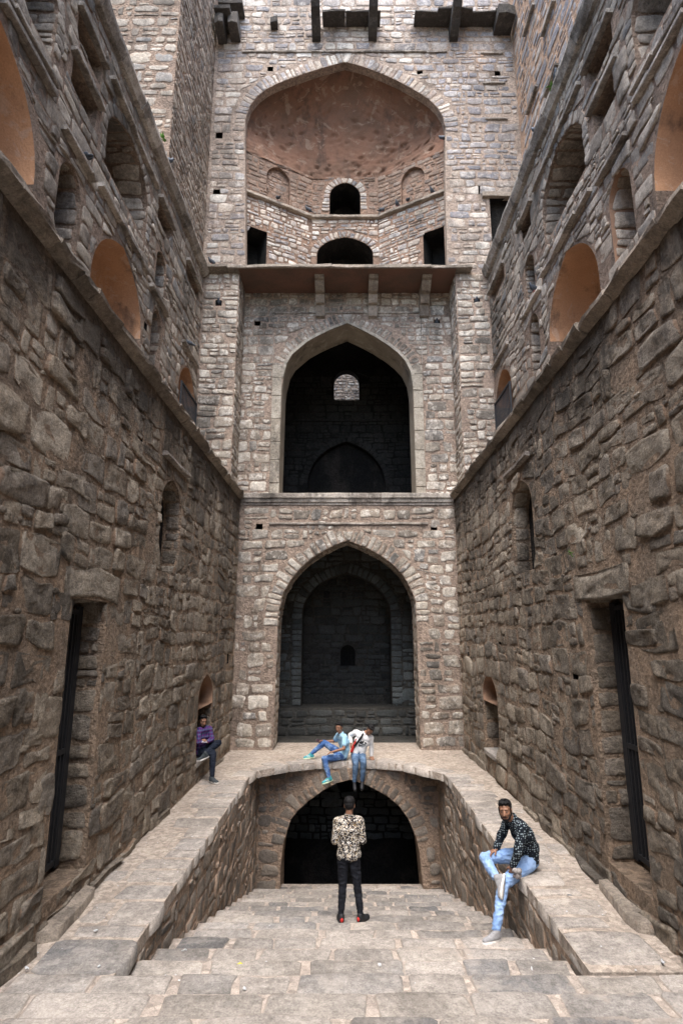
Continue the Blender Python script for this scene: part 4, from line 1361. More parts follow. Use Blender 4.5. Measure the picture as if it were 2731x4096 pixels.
# ------------------------------------------------------------------ steps, ledges, the lower pit
TY, TR, RS = 5.9, .65, .2
def step_z(k): return -RS * k
def stairs():
    rng = random.Random(101)
    ks = range(-42, 15)
    prof = []
    for k in ks:
        y = TY + TR * (k - 1)
        z = step_z(k)
        if k == 0:
            pass
        prof.append((y, z)); prof.append((y + TR, z))
    ya = prof[-1][0]
    prof.append((prof[-1][0] + .15, prof[-1][1] - .001)); prof.append((prof[-1][0] + .01, -4.4)); prof.append((18.6, -4.41))
    # shared profile: wide above the ledges' level, narrow between them
    def run(pr, x0, x1, bottom):
        vs, fs = [], []
        n = len(pr)
        for y, z in pr:
            vs += [(x0, y, z), (x1, y, z)]
        for i in range(n - 1):
            fs.append((2 * i, 2 * i + 1, 2 * i + 3, 2 * i + 2))
        b = len(vs)
        vs += [(x0, pr[0][0], bottom), (x1, pr[0][0], bottom), (x0, pr[-1][0], bottom), (x1, pr[-1][0], bottom)]
        fs += [(b, b + 1, 1, 0), (2 * n - 2, 2 * n - 1, b + 3, b + 2)]
        return vs, fs
    up = [p for p in prof if p[0] <= TY + 1e-6 and p[1] >= -1e-6]
    dn = [p for p in prof if p[1] < -1e-6 or p[0] >= TY - 1e-6]
    v1, f1 = run(up, -3.2, 3.35, -.6)
    v2, f2 = run(dn, -2.25, 2.4, -4.7)
    o = mesh_obj('stone_steps', v1 + v2, f1 + [tuple(i + len(v1) for i in f) for f in f2], M['paving_mortar'])
    tag(o, kind='structure')
    st = Stones(rng)
    for k in range(-9, 15):
        y0 = TY + TR * (k - 1)
        z = step_z(k)
        if k == 0:
            x0, x1 = -3.05, 3.15
        elif k < 0:
            x0, x1 = -3.05, 3.15
        else:
            x0, x1 = -2.07, 2.22
        pl = Pl((0, 0, z), (1, 0, 0), (0, 1, 0), (0, 0, 1))
        x = x0 + rng.uniform(0, .12)
        while x < x1 - .12:
            L = rng.uniform(.30, .95)
            L = min(L, x1 - x - .02)
            if L > .15:
                a = rng.uniform(0.0, .07)
                e = rng.uniform(-.015, .02)
                q = [(x + rng.uniform(0, .015), y0 + a * .6), (x + L - rng.uniform(0, .015), y0 + a * .6 + rng.uniform(-.02, .02)), (x + L, y0 + TR + e + rng.uniform(-.012, .012)), (x - rng.uniform(-.02, .02), y0 + TR + e)]
                if rng.random() < .12 and k > -1:
                    m = y0 + TR * rng.uniform(.4, .6)
                    st.add(pl, [q[0], q[1], (q[1][0], m - .03), (q[0][0], m)], h=(.008, .016), sunk=.02, round_=.2, rough=.006, tilt=.1, name='step_stone')
                    q = [(q[0][0], m + .03), (q[1][0], m), q[2], q[3]]
                st.add(pl, q, h=(.012, .024), sunk=.05, round_=.22, rough=.010, tilt=.35, name='step_stone', rings=((1.0, -1.0), (.985, .5), (.95, .9), (.6, 1.0)))
            x += L + rng.choice((.015, .02, .035, .05, .085))
    st.flush(o, M['paving'], rest='step_stones')
stairs()

XL, XR, YP = -2.08, 2.23, 14.78
def ledges():
    rng = random.Random(103)
    pts_l = [(-3.2, TY), (XL, TY), (XL, 13.25), (-1.99, 13.8), (-1.32, 14.42), (-.7, 14.70), (.07, 14.80), (.75, 14.73), (1.36, 14.5), (2.18, 13.5), (XR, 12.85), (XR, TY + .05), (3.35, TY + .05), (3.35, 17.3), (-3.2, 17.3)]
    n = len(pts_l)
    vs = [(x, y, 0.0) for x, y in pts_l] + [(x, y, -.14) for x, y in pts_l]
    tri = tessellate_polygon([[V((x, y, 0)) for x, y in pts_l]])
    fs = []
    for a, b, c in tri:
        pa, pb, pc = pts_l[a], pts_l[b], pts_l[c]
        if (pb[0] - pa[0]) * (pc[1] - pa[1]) - (pc[0] - pa[0]) * (pb[1] - pa[1]) < 0: b, c = c, b
        fs.append((a, b, c)); fs.append((n + c, n + b, n + a))
    for i in range(n):
        j = (i + 1) % n
        fs.append((i, n + i, n + j, j))
    o = mesh_obj('ledge_walkway', vs, fs, M['ledge'])
    tag(o, kind='structure')
    st = Stones(rng)
    pl = Pl((0, 0, 0), (1, 0, 0), (0, 1, 0), (0, 0, 1))
    R4 = ((1.0, -1.0), (.985, .5), (.94, .9), (.5, 1.0))
    sdk = Stones(rng)
    for side in (-1, 1):
        xe = XL if side < 0 else XR
        y = TY + (.0 if side < 0 else .16)
        first = True
        while y < 12.9:
            w = rng.uniform(.22, .55) if not first else .62
            dep = rng.uniform(.35, .72) if not first else .78
            first = False
            e = rng.uniform(-.006, .016)
            xi = xe + side * dep
            xo = xe - side * e
            q = [(xo, y + .012), (xi, y + .012 + rng.uniform(-.03, .03)), (xi + side * rng.uniform(-.06, .06), y + w - .02), (xo + rng.uniform(-.015, .015), y + w - .012)]
            big_end = side < 0 and y < TY + .1
            (sdk if big_end else st).add(pl, q, h=(.02, .022) if big_end else (.008, .02), sunk=.13, round_=.28, rough=.008, tilt=.3, name='edge_stone', rings=R4, bare=True, tone=.93 if big_end else None)
            if rng.random() < .3:
                q = [(xi + side * .06, y + .03), (xi + side * .32, y + .05), (xi + side * .3, y + w - .05), (xi + side * .05, y + w - .03)]
                st.add(pl, q, h=(.003, .008), sunk=.03, round_=.5, rough=.005, name='paving_stone', rings=R4)
            y += w + rng.uniform(0, .06)
    # curb over the pit arch
    edge = pts_l[2:11]
    sp = []
    for a, b in zip(edge, edge[1:]):
        m = max(1, round(math.dist(a, b) / .42))
        for i in range(m):
            sp.append((a[0] + (b[0] - a[0]) * i / m, a[1] + (b[1] - a[1]) * i / m))
    sp.append(edge[-1])
    for a, b in zip(sp, sp[1:]):
        tx, ty = b[0] - a[0], b[1] - a[1]
        l = math.hypot(tx, ty)
        nx, ny = -ty / l, tx / l
        d = rng.uniform(.3, .55)
        e = rng.uniform(0, .012)
        g = .006
        q = [(a[0] + tx * g - nx * e, a[1] + ty * g - ny * e), (b[0] - tx * g - nx * e, b[1] - ty * g - ny * e), (b[0] + nx * d, b[1] + ny * d), (a[0] + nx * d, a[1] + ny * d)]
        st.add(pl, q, h=(.006, .016), sunk=.15, round_=.25, rough=.008, name='edge_stone', rings=R4, bare=True)
    st.flush(o, M['edge_paving'])
    sdk.flush(o, M['paving'])
ledges()

def pit():
    # side walls under the ledges
    for side, X, lab, seed in ((-1, XL, 'rubble side wall of the sunken stair under the left ledge', 107), (1, XR, 'rubble side wall of the sunken stair below the man in jeans', 109)):
        rng = random.Random(seed)
        pl = Pl((X, 0, 0), (0, 1, 0), UP, (-side, 0, 0))
        w = wall_core('stair_wall', pl, [(TY, -.35), (TY, -.145), (15.2, -.145), (15.2, -4.6), (TY + 3, -4.6)], [], M['mortar_pit'], .5)
        tag(w, lab, 'wall', kind='thing')
        st = Stones(rng)
        cells = layout(rng, TY, YP, -2.9, -.13, (.22, .42), (.22, .55), gap=.028, jit=.16, wav=.12, split=.4)
        cells += chinks(rng, cells, .7, (.03, .07))
        for c in fit(cells, (TY + .02, YP - .03, -2.8, -.15), []):
            cy = sum(p[0] for p in c) / len(c); cz = sum(p[1] for p in c) / len(c)
            if cz > -.31 * (cy - TY) - .35:
                st.add(pl, c, h=(.001, .016) if rng.random() < .85 else (.016, .035), sunk=.04, round_=rng.uniform(.2, .5), tilt=.5, rough=.018)
        st.flush(w, M['stone_pit'], 220)
    rng = random.Random(111)
    pl = Pl((0, YP, 0), (1, 0, 0), UP, (0, -1, 0))
    ar = [(-1.509, -3.098), (-1.509, -2.271), (-1.447, -1.775), (-1.292, -1.289), (-1.116, -1.083), (-0.899, -0.897), (-0.537, -0.648), (-0.207, -0.483), (0.124, -0.4), (0.413, -0.483), (0.703, -0.607), (1.034, -0.783), (1.292, -0.99), (1.499, -1.258), (1.674, -1.651), (1.747, -1.961), (1.778, -2.271), (1.84, -3.098)]
    w = wall_core('pit_wall', pl, rect(XL - .1, XR + .1, -4.6, -.145), [dict(poly=ar, through=True, depth=.9, lining='arch_reveal', mat='mortar_pit')], M['mortar_pit'], .9)
    tag(w, 'low arched pit wall under the two seated men at the stair foot', 'wall', kind='thing')
    st = Stones(rng)
    ex = [p for p in offset(ar, .42) if p[1] > -2.0]
    ex = [(ar[0][0] - .04, -3.4), (ar[0][0] - .04, -1.82), (ex[0][0], -1.78)] + [p for p in ex if p[1] > -1.76] + [(ex[-1][0], -1.78), (ar[-1][0] + .04, -1.82), (ar[-1][0] + .04, -3.4)]
    for c in fit(layout(rng, XL, XR, -2.85, -.14, (.16, .34), (.2, .46), gap=.04, jit=.18), (XL + .02, XR - .02, -2.85, -.15), [ex]):
        st.add(pl, c, h=(.004, .03), sunk=.02, round_=.7, rough=.016)
    voussoirs(st, pl, ar, (.22, .44), (.12, .24), -1.78, gap=.05, h=(.002, .02))
    st.flush(w, M['stone_pit'])
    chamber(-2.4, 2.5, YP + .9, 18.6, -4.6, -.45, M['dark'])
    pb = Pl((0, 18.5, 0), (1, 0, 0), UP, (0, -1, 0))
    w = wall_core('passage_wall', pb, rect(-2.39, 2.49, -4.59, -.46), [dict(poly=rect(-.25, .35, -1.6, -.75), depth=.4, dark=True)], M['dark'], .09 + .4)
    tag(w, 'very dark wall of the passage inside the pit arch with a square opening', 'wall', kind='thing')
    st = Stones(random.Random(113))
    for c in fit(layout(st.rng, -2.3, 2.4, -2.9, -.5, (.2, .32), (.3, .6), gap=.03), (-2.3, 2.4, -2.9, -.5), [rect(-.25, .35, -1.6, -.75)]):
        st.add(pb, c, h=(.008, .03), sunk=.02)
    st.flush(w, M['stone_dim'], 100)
pit()
#==PEOPLE
# ------------------------------------------------------------------ people
def capsule(vs, fs, a, ra, b, rb, seg=14):
    a, b = V(a), V(b)
    ax = b - a
    L = ax.length
    ax = ax.normalized() if L > 1e-6 else V((0, 0, 1))
    u = ax.orthogonal().normalized()
    w = ax.cross(u)
    rings = []
    for i in range(1, 5):
        t = i / 4 * math.pi / 2
        rings.append((a - ax * (ra * math.cos(t)), ra * math.sin(t)))
    for i in range(0, 4):
        t = i / 4 * math.pi / 2
        rings.append((b + ax * (rb * math.sin(t)), rb * math.cos(t)))
    base = len(vs)
    vs.append(a - ax * ra)
    for c, r in rings:
        for k in range(seg):
            t = 2 * math.pi * k / seg
            vs.append(c + u * (r * math.cos(t)) + w * (r * math.sin(t)))
    vs.append(b + ax * rb)
    n = len(rings)
    for k in range(seg):
        fs.append((base, base + 1 + (k + 1) % seg, base + 1 + k))
        for i in range(n - 1):
            p, q = base + 1 + i * seg, base + 1 + (i + 1) * seg
            fs.append((p + k, p + (k + 1) % seg, q + (k + 1) % seg, q + k))
        e = base + 1 + (n - 1) * seg
        fs.append((e + k, e + (k + 1) % seg, base + 1 + n * seg))

def ellipsoid(vs, fs, c, r, mat=None, seg=16):
    a = []
    f = []
    capsule(a, f, (0, 0, 0), 1, (0, 0, 0), 1, seg)
    b = len(vs)
    for p in a:
        q = V((p.x * r[0], p.y * r[1], p.z * r[2]))
        vs.append(V(c) + (mat @ q if mat else q))
    fs.extend([tuple(b + i for i in g) for g in f])

WORK = bpy.data.scenes.new('workbench')     # forms are fused here, then the bench is removed
class Form:
    """volumes that are fused into one continuous surface"""
    def __init__(s): s.vs, s.fs = [], []
    def cap(s, a, ra, b, rb=None): capsule(s.vs, s.fs, a, ra, b, ra if rb is None else rb); return s
    def chain(s, pts, rs):
        for i in range(len(pts) - 1): s.cap(pts[i], rs[i], pts[i + 1], rs[i + 1])
        return s
    def ell(s, c, r, m=None): ellipsoid(s.vs, s.fs, c, r, m); return s
    def build(s, name, mats, parent, voxel=.007, smooth=3, wrinkle=0.0, wscale=9.0, wdir=(1, 1, .45), origin=None, pick=None, shape=None):
        me = bpy.data.meshes.new('form')
        me.from_pydata(s.vs, [], s.fs)
        o = bpy.data.objects.new('form', me)
        WORK.collection.objects.link(o)
        r = o.modifiers.new('r', 'REMESH'); r.mode = 'VOXEL'; r.voxel_size = voxel
        if smooth:
            m = o.modifiers.new('s', 'SMOOTH'); m.iterations = smooth; m.factor = .5
        WORK.view_layers[0].update()
        dg = WORK.view_layers[0].depsgraph
        out = bpy.data.meshes.new_from_object(o.evaluated_get(dg))
        bpy.data.objects.remove(o)
        bpy.data.meshes.remove(me)
        out.name = name
        if wrinkle or shape:
            nn = [V(v.normal) for v in out.vertices]
            for v, n in zip(out.vertices, nn):
                q = V((v.co.x * wdir[0], v.co.y * wdir[1], v.co.z * wdir[2])) * wscale
                d = wrinkle * (1 - 2.2 * abs(noise.noise(q + V((0, 0, 3.1))))) + wrinkle * .5 * noise.noise(q * 2.7)
                if shape: d += shape(v.co)
                v.co += n * d
        off = parent.location if parent is not None else V((0, 0, 0))
        if pick:
            for p in out.polygons: p.material_index = pick(V(p.center), V(p.normal))
        if origin is None: out.transform(Matrix.Translation(-off))
        for m in (mats if isinstance(mats, list) else [mats]): out.materials.append(m)
        out.polygons.foreach_set('use_smooth', [True] * len(out.polygons))
        return link(bpy.data.objects.new(name, out), parent)

def cloth_mat(name, fn, r=.85, bump=.25):
    nt = NT(name)
    fn(nt)
    nt.rough(r, .15)
    nt.bump(add(nt, nt.noise(22, 4), nt.math('MULTIPLY', nt.noise(260, 2), .25)), bump, .01)
    return nt.m
def denim(name, a, b, dark):
    def f(nt):
        c = nt.mix(nt.step(nt.noise(6, 4), .42, .62), a, b)
        c = nt.mix(nt.math('MULTIPLY', nt.step(nt.noise(14, 5, .7, vec=nt.scaled((1, 1, .5))), .5, .68), .6), c, dark)
        nt.col(c)
    return cloth_mat(name, f)
M['skin'] = flat('brown_skin', (.25, .128, .078), .5, .35)
M['hair'] = flat('black_hair', (.008, .0075, .008), .6, .2, b=(90, .6, .01))
M['eye_white'] = flat('eye_white', (.26, .22, .20), .3, .5)
M['eye_dark'] = flat('dark_iris', (.012, .008, .006), .2, .5)
M['lip'] = flat('dark_lips', (.15, .06, .045), .5, .3)
M['jeans_light'] = denim('light_washed_denim', (.19, .31, .54), (.28, .41, .64), (.11, .19, .37))
M['jeans_fade'] = denim('faded_blue_denim', (.055, .12, .29), (.20, .31, .50), (.03, .065, .17))
M['jeans_slate'] = denim('slate_blue_denim', (.07, .12, .20), (.12, .19, .29), (.04, .07, .12))
M['black_trousers'] = denim('black_trousers', (.010, .011, .015), (.016, .018, .024), (.006, .006, .009))
M['navy_trousers'] = denim('navy_trousers', (.010, .014, .024), (.018, .023, .036), (.007, .009, .015))
M['polo'] = cloth_mat('pale_blue_cotton', lambda nt: nt.col(nt.mix(nt.step(nt.noise(5), .4, .6), (.30, .52, .68), (.36, .58, .73))))
M['white_knit'] = cloth_mat('white_knit', lambda nt: nt.col(nt.mix(nt.step(nt.noise(5), .4, .65), (.66, .66, .66), (.74, .74, .73))))
M['print_black'] = flat('black_print', (.015, .016, .018), .7)
M['print_grey'] = flat('grey_print', (.30, .32, .33), .7)
def floral(nt):
    n1 = nt.noise(19, 3, .6, dist=2.4)
    n2 = nt.noise(15, 3, .6, vec=nt.scaled((1, 1, 1.3)), dist=2.6)
    n3 = nt.noise(27, 2, .5, dist=1.5)
    c = nt.mix(nt.step(n2, .50, .56), (.62, .58, .50), (.27, .19, .10))
    c = nt.mix(nt.step(n1, .47, .495), c, (.012, .012, .018))
    c = nt.mix(nt.step(n3, .61, .65), c, (.70, .68, .64))
    nt.col(c)
M['floral'] = cloth_mat('cream_and_black_print', floral)
def dotted(nt):
    v = nt.n('ShaderNodeTexVoronoi', {'Vector': nt.scaled((1, 1, 1)), 'Scale': 37.0, 'Randomness': .35}).outputs['Distance']
    ring = nt.math('MULTIPLY', nt.step(v, .13, .17), nt.math('SUBTRACT', 1.0, nt.step(v, .30, .35)))
    nt.col(nt.mix(ring, (.008, .011, .016), (.27, .33, .36)))
M['dotted'] = cloth_mat('black_shirt_with_white_dots', dotted)
def plaid(nt):
    xyz = nt.n('ShaderNodeSeparateXYZ', {0: nt.pos()})
    def wave(s, k):
        return nt.step(nt.math('SINE', nt.math('MULTIPLY', s, k)), .1, .5)
    a = wave(nt.math('ADD', xyz.outputs[0], xyz.outputs[1]), 95.0)
    b = wave(xyz.outputs[2], 88.0)
    c = nt.mix(a, (.035, .035, .13), (.15, .03, .13))
    c = nt.mix(nt.math('MULTIPLY', b, .55), c, (.10, .14, .26))
    nt.col(c)
M['plaid'] = cloth_mat('purple_plaid', plaid)
M['shoe_teal'] = flat('teal_mesh_shoe', (.05, .30, .34), .6, b=(150, .4, .004))
M['shoe_grey'] = flat('grey_canvas_shoe', (.26, .26, .265), .8, b=(150, .4, .004))
M['shoe_dark'] = flat('dark_grey_shoe', (.045, .055, .06), .7, b=(150, .4, .004))
M['shoe_black'] = flat('black_sandal', (.016, .017, .02), .6)
M['sole_white'] = flat('off_white_rubber', (.66, .64, .60), .7)
M['sole_lime'] = flat('pale_lime_rubber', (.50, .60, .42), .7)
M['sole_dark'] = flat('dark_rubber', (.03, .03, .03), .7)
M['red'] = flat('red_fabric', (.42, .025, .02), .7)
M['white_plain'] = flat('white_plain', (.62, .62, .60), .7)
M['strap'] = flat('black_webbing', (.012, .013, .016), .7)
M['phone_dark'] = flat('dark_phone_case', (.03, .012, .018), .35, .5)
M['phone_light'] = flat('pale_phone_case', (.5, .5, .58), .3, .5)
M['grey_cloth'] = cloth_mat('grey_cotton', lambda nt: nt.col(nt.mix(nt.step(nt.noise(18), .4, .6), (.30, .28, .27), (.17, .15, .15))))

def frame(fwd, up):
    f = V(fwd).normalized()
    u = V(up)
    u = (u - f * u.dot(f)).normalized()
    r = f.cross(u)
    return Matrix((r, f, u)).transposed()     # columns: right, forward, up

def add_head(F, c, R, neck, beard):
    P = lambda x, y, z: V(c) + R @ V((x, y, z))
    F.ell(P(0, -.016, .026), (.079, .096, .082), R)
    F.ell(P(0, .020, -.026), (.069, .072, .080), R)
    F.ell(P(0, .036, -.080), (.050, .048, .036), R)
    F.ell(P(.038, .055, -.03), (.024, .026, .026), R); F.ell(P(-.038, .055, -.03), (.024, .026, .026), R)
    F.cap(P(0, .088, .004), .0085, P(0, .108, -.036), .013)
    F.cap(P(-.012, .098, -.04), .009, P(.012, .098, -.04), .009)
    F.cap(P(-.042, .074, .024), .012, P(.042, .074, .024), .012)
    F.cap(P(-.019, .083, -.070), .008, P(.019, .083, -.070), .008)
    for s in (-1, 1):
        F.ell(P(s * .077, -.008, -.012), (.011, .020, .032), R)
    F.cap(P(0, -.028, -.075), .054, neck, .058)

def add_hand(F, w, d, back, thumb, curl=.6, sc=1.0):
    """palm, four fingers of different lengths and a thumb; back is the direction of the back of the hand, thumb the side of the thumb"""
    y = V(d).normalized()
    z = V(back); z = (z - y * z.dot(y)).normalized()
    x = y.cross(z)
    if x.dot(V(thumb)) < 0: x = -x           # x points to the thumb side
    w = V(w)
    P = lambda a, b, c: w + (x * a + y * b + z * c) * sc
    for a in (-.028, -.009, .010, .028):
        F.cap(P(a * .75, .0, 0), .016 * sc, P(a, .085, 0), .0125 * sc)
    for a, L in ((-.034, .062), (-.0115, .076), (.0115, .082), (.034, .072)):
        p0 = P(a, .085, 0)
        b1, b2, b3 = curl * .7, curl * 1.7, curl * 2.3
        p1 = p0 + (y * math.cos(b1) - z * math.sin(b1)) * L * .45 * sc
        p2 = p1 + (y * math.cos(b2) - z * math.sin(b2)) * L * .32 * sc
        p3 = p2 + (y * math.cos(b3) - z * math.sin(b3)) * L * .25 * sc
        F.chain([p0, p1, p2, p3], [.0092 * sc, .0086 * sc, .008 * sc, .0072 * sc])
    t0 = P(.026, .025, -.006)
    t1 = t0 + (x * .75 + y * .6 - z * .25).normalized() * .04 * sc
    t2 = t1 + (x * .25 + y * .9 - z * .45).normalized() * .03 * sc
    F.chain([t0, t1, t2], [.014 * sc, .0105 * sc, .009 * sc])

def add_foot(F, an, d, up):
    R = frame(d, up)
    P = lambda x, y, z: V(an) + R @ V((x, y, z))
    F.chain([P(0, 0, 0), P(0, -.03, -.045)], [.036, .032])
    F.chain([P(0, .0, -.02), P(0, .10, -.055), P(0, .16, -.062)], [.034, .03, .022])

def shoe(root, an, d, up, upper, sole, lab=None, stripes=None, heel=None, sc=1.0):
    R = frame(d, up)
    P = lambda x, y, z: V(an) + R @ V((x * sc, y * sc, z * sc))
    F = Form()
    F.chain([P(0, -.015, .005), P(0, -.02, -.035)], [.047, .047])
    F.chain([P(0, -.035, -.045), P(0, .03, -.045), P(.002, .10, -.058), P(.004, .165, -.064)], [.040, .044, .041, .032])
    F.chain([P(.018, .09, -.062), P(.012, .165, -.066)], [.034, .027])
    F.chain([P(0, .01, -.01), P(0, .07, -.04)], [.038, .036])
    o = F.build('shoe', upper, root, .006, 2)
    if lab: o['label'] = lab
    # sole: an outlined plate
    n = 22
    vs, fs = [], []
    for z, g in ((-.098, 1.0), (-.094, 1.03), (-.070, 1.02), (-.068, .9)):
        for i in range(n):
            t = 2 * math.pi * i / n
            y = .06 + .14 * math.sin(t) * g
            w = (.036 + .012 * math.sin(t * 1.0) + (.004 if math.sin(t) > 0 else 0)) * g
            vs.append(P(w * math.cos(t) + .004 * math.sin(t), y, z) - root.location)
    for k in range(3):
        for i in range(n):
            j = (i + 1) % n
            fs.append((k * n + i, k * n + j, k * n + n + j, k * n + n + i))
    fs.append(tuple(range(n - 1, -1, -1))); fs.append(tuple(range(3 * n, 4 * n)))
    mesh_obj('sole', vs, fs, sole, o, True)
    for s in (-1, 1):
        if stripes:
            for k in range(3):
                y = .035 + k * .026
                G = Form().cap(P(s * .041, y, -.052), .006, P(s * .033, y + .018, -.018), .006)
                G.build('stripe', stripes, root, .004, 0).parent = o
    if heel:
        G = Form().ell(P(0, -.058, -.035), (.026, .028, .032), R)
        G.build('heel_patch', heel, root, .005, 1).parent = o
    # laces
    if not heel:
        for k in range(4):
            y = .045 + k * .018
            z = .004 - k * .012
            Form().cap(P(-.02, y, z), .0045, P(.02, y + .004, z), .0045).build('lace', M['white_plain'] if stripes else M['strap'], root, .004, 0).parent = o
    return o

def person(label, loc, J, top, bottoms, shoes, hair=1.0, beard=0.0, sleeve='long', top_name='shirt', hem=0.0, build=1.0, pick=None, hair_dir=(0, 0), slim=1.0):
    root = link(bpy.data.objects.new('person', None))
    root.location = V(loc)
    tag(root, label, 'person')
    g = {k: V(v) for k, v in J.items() if k not in ('face', 'up', 'hands', 'toes')}
    R = frame(J['face'], J['up'])
    pel, neck, head = g['pelvis'], g['neck'], g['head']
    chest = g.get('chest') or pel.lerp(neck, .66)
    belly = g.get('belly') or pel.lerp(neck, .33)
    ac = (g['shR'] - g['shL']).normalized()
    ah = (g['hipR'] - g['hipL']).normalized()
    am = (ac + ah).normalized()
    def torso(F, e, low=True, lift=0.0):
        F.cap(g['shL'].lerp(neck, .12), .058 + e, g['shR'].lerp(neck, .12), .058 + e)
        F.cap(chest - ac * .078, .098 * build + e, chest + ac * .078, .098 * build + e)
        F.cap(chest.lerp(neck, .5) - ac * .09, .082 + e, chest.lerp(neck, .5) + ac * .09, .082 + e)
        F.cap(belly - am * .066, .094 * build + e, belly + am * .066, .094 * build + e)
        F.cap(neck, .052 + e, chest, .09 + e)
        F.cap(chest - ac * .06, .09 * build + e, belly - am * .06, .09 * build + e)
        F.cap(chest + ac * .06, .09 * build + e, belly + am * .06, .09 * build + e)
        if low:
            pl = pel.lerp(belly, lift)
            F.cap(pl - ah * .078, .094 + e, pl + ah * .078, .094 + e)
            F.cap(belly - am * .06, .09 * build + e, pl - ah * .07, .094 + e)
            F.cap(belly + am * .06, .09 * build + e, pl + ah * .07, .094 + e)
    # the body: one continuous surface
    F = Form()
    torso(F, -.016)
    add_head(F, head, R, neck, beard)
    for s in 'LR':
        F.chain([g['sh' + s], g['el' + s], g['wr' + s]], [.047, .037, .026])
        F.chain([g['hip' + s], g['kn' + s], g['an' + s]], [.062, .046, .033])
        d, b, t, c = J['hands'][s]
        add_hand(F, g['wr' + s], d, b, t, c)
        add_foot(F, g['an' + s], *J['toes'][s])
    F.build('body', M['skin'], root, .0065, 2)
    # face
    P = lambda x, y, z: head + R @ V((x, y, z))
    for s in (-1, 1):
        e = Form().ell(P(s * .031, .078, -.002), (.0115, .008, .005), R).build('eye', M['eye_white'], root, .003, 0)
        Form().ell(P(s * .030, .0865, -.002), (.0078, .0035, .0052), R).build('iris', M['eye_dark'], root, .002, 0).parent = e
        Form().cap(P(s * .016, .087, .024), .0055, P(s * .048, .073, .026), .0045).build('eyebrow', M['hair'], root, .003, 0)
    Form().cap(P(-.017, .090, -.071), .006, P(.017, .090, -.071), .006).build('lips', M['lip'], root, .003, 1)
    # hair
    H = Form()
    H.ell(P(0, -.030, .056), (.086, .094, .066), R)
    H.ell(P(0, -.054, .012), (.079, .066, .078), R)
    rg = random.Random(int(loc[0] * 100))
    for i in range(26):
        a = rg.uniform(0, 6.28); q = rg.uniform(0, .07)
        x, y = q * math.cos(a), -.015 + q * 1.1 * math.sin(a)
        z = .052 + .064 * max(0, 1 - (x / .083) ** 2 - ((y + .022) / .096) ** 2) ** .5
        H.cap(P(x, y, z - .008), .013, P(x + hair_dir[0] + rg.uniform(-.02, .02), y + hair_dir[1] + rg.uniform(-.01, .025), z + .009 * hair), .006)
    H.cap(P(-.04, .048, .098), .019, P(.04, .05, .100), .019)
    for s in (-1, 1):
        H.cap(P(s * .074, .02, .03), .010, P(s * .074, .022, -.03 - .03 * beard), .006)
    H.build('hair', M['hair'], root, .006, 1, wrinkle=.003, wscale=60)
    if beard:
        B = Form()
        B.ell(P(0, .044, -.102), (.044, .044, .030), R)
        for s in (-1, 1):
            B.cap(P(s * .066, .02, -.04), .010, P(s * .045, .05, -.085), .018)
            B.cap(P(s * .004, .099, -.057), .006, P(s * .028, .086, -.066), .006)
        B.build('beard', M['hair'], root, .005, 1)
    # clothes
    F = Form()
    torso(F, .012, True, hem)
    for s in 'LR':
        sh, el, wr = g['sh' + s], g['el' + s], g['wr' + s]
        if sleeve == 'long':
            e2 = el.lerp(wr, .88)
            F.chain([sh, el, e2], [.064, .052, .040])
        else:
            F.chain([sh, sh.lerp(el, .62)], [.066, .060])
    F.cap(neck.lerp(chest, .02), .066, neck.lerp(chest, .25), .08)
    F.build(top_name, top, root, .0075, 3, wrinkle=.009, wscale=11, pick=pick)
    K = Form()
    nn = (head - neck).normalized()
    for i in range(18):
        a = 6.283 * i / 18; b = 6.283 * (i + 1) / 18
        q = frame(nn.orthogonal(), nn)
        u = lambda t: neck + nn * .012 + q @ V((.066 * math.cos(t), .066 * math.sin(t), 0))
        K.cap(u(a), .011, u(b), .011)
    K.build('collar', top if not isinstance(top, list) else top[0], root, .006, 1)
    F = Form()
    F.cap(pel - ah * .078, .100, pel + ah * .078, .100)
    F.cap(pel.lerp(belly, .35) - ah * .07, .094, pel.lerp(belly, .35) + ah * .07, .094)
    for s in 'LR':
        h, k, a = g['hip' + s], g['kn' + s], g['an' + s]
        low = k.lerp(a, .93)
        F.chain([h, h.lerp(k, .5), k, k.lerp(a, .35), low], [.094 * slim, .082 * slim, .066 * slim, .062 * slim, .047 * slim])
    F.build('trousers', bottoms, root, .0075, 3, wrinkle=.0085, wscale=12, wdir=(1, 1, 1.5))
    for s in 'LR':
        d, u = J['toes'][s]
        shoe(root, g['an' + s], d, u, **shoes)
    return root

g0 = -1.185
person('man standing on the steps with his back turned, in a cream and black printed jacket', (.05, 9.6, g0), dict(
    pelvis=(.055, 9.6, g0 + .90), neck=(.06, 9.6, g0 + 1.455), head=(.07, 9.635, g0 + 1.60), chest=(.057, 9.59, g0 + 1.27),
    shL=(-.115, 9.6, g0 + 1.37), shR=(.23, 9.6, g0 + 1.37), elL=(-.155, 9.585, g0 + 1.11), elR=(.27, 9.585, g0 + 1.11),
    wrL=(-.09, 9.80, g0 + 1.10), wrR=(.205, 9.80, g0 + 1.10), hipL=(-.035, 9.6, g0 + .85), hipR=(.145, 9.6, g0 + .85),
    knL=(-.035, 9.615, g0 + .49), knR=(.185, 9.615, g0 + .49), anL=(-.06, 9.56, g0 + .098), anR=(.235, 9.58, g0 + .098),
    face=(.05, 1, -.18), up=(0, .1, 1), hands={'L': ((.5, .8, .1), (-.6, .3, -.3), (0, 0, 1), .8), 'R': ((-.5, .8, .1), (.6, .3, -.3), (0, 0, 1), .8)},
    toes={'L': ((-.22, 1, 0), (0, 0, 1)), 'R': ((.62, .78, 0), (0, 0, 1))}),
    M['floral'], M['black_trousers'], dict(upper=M['shoe_black'], sole=M['sole_dark'], heel=M['red']), top_name='jacket', hem=.10, hair=1.2, build=1.02, slim=.88)

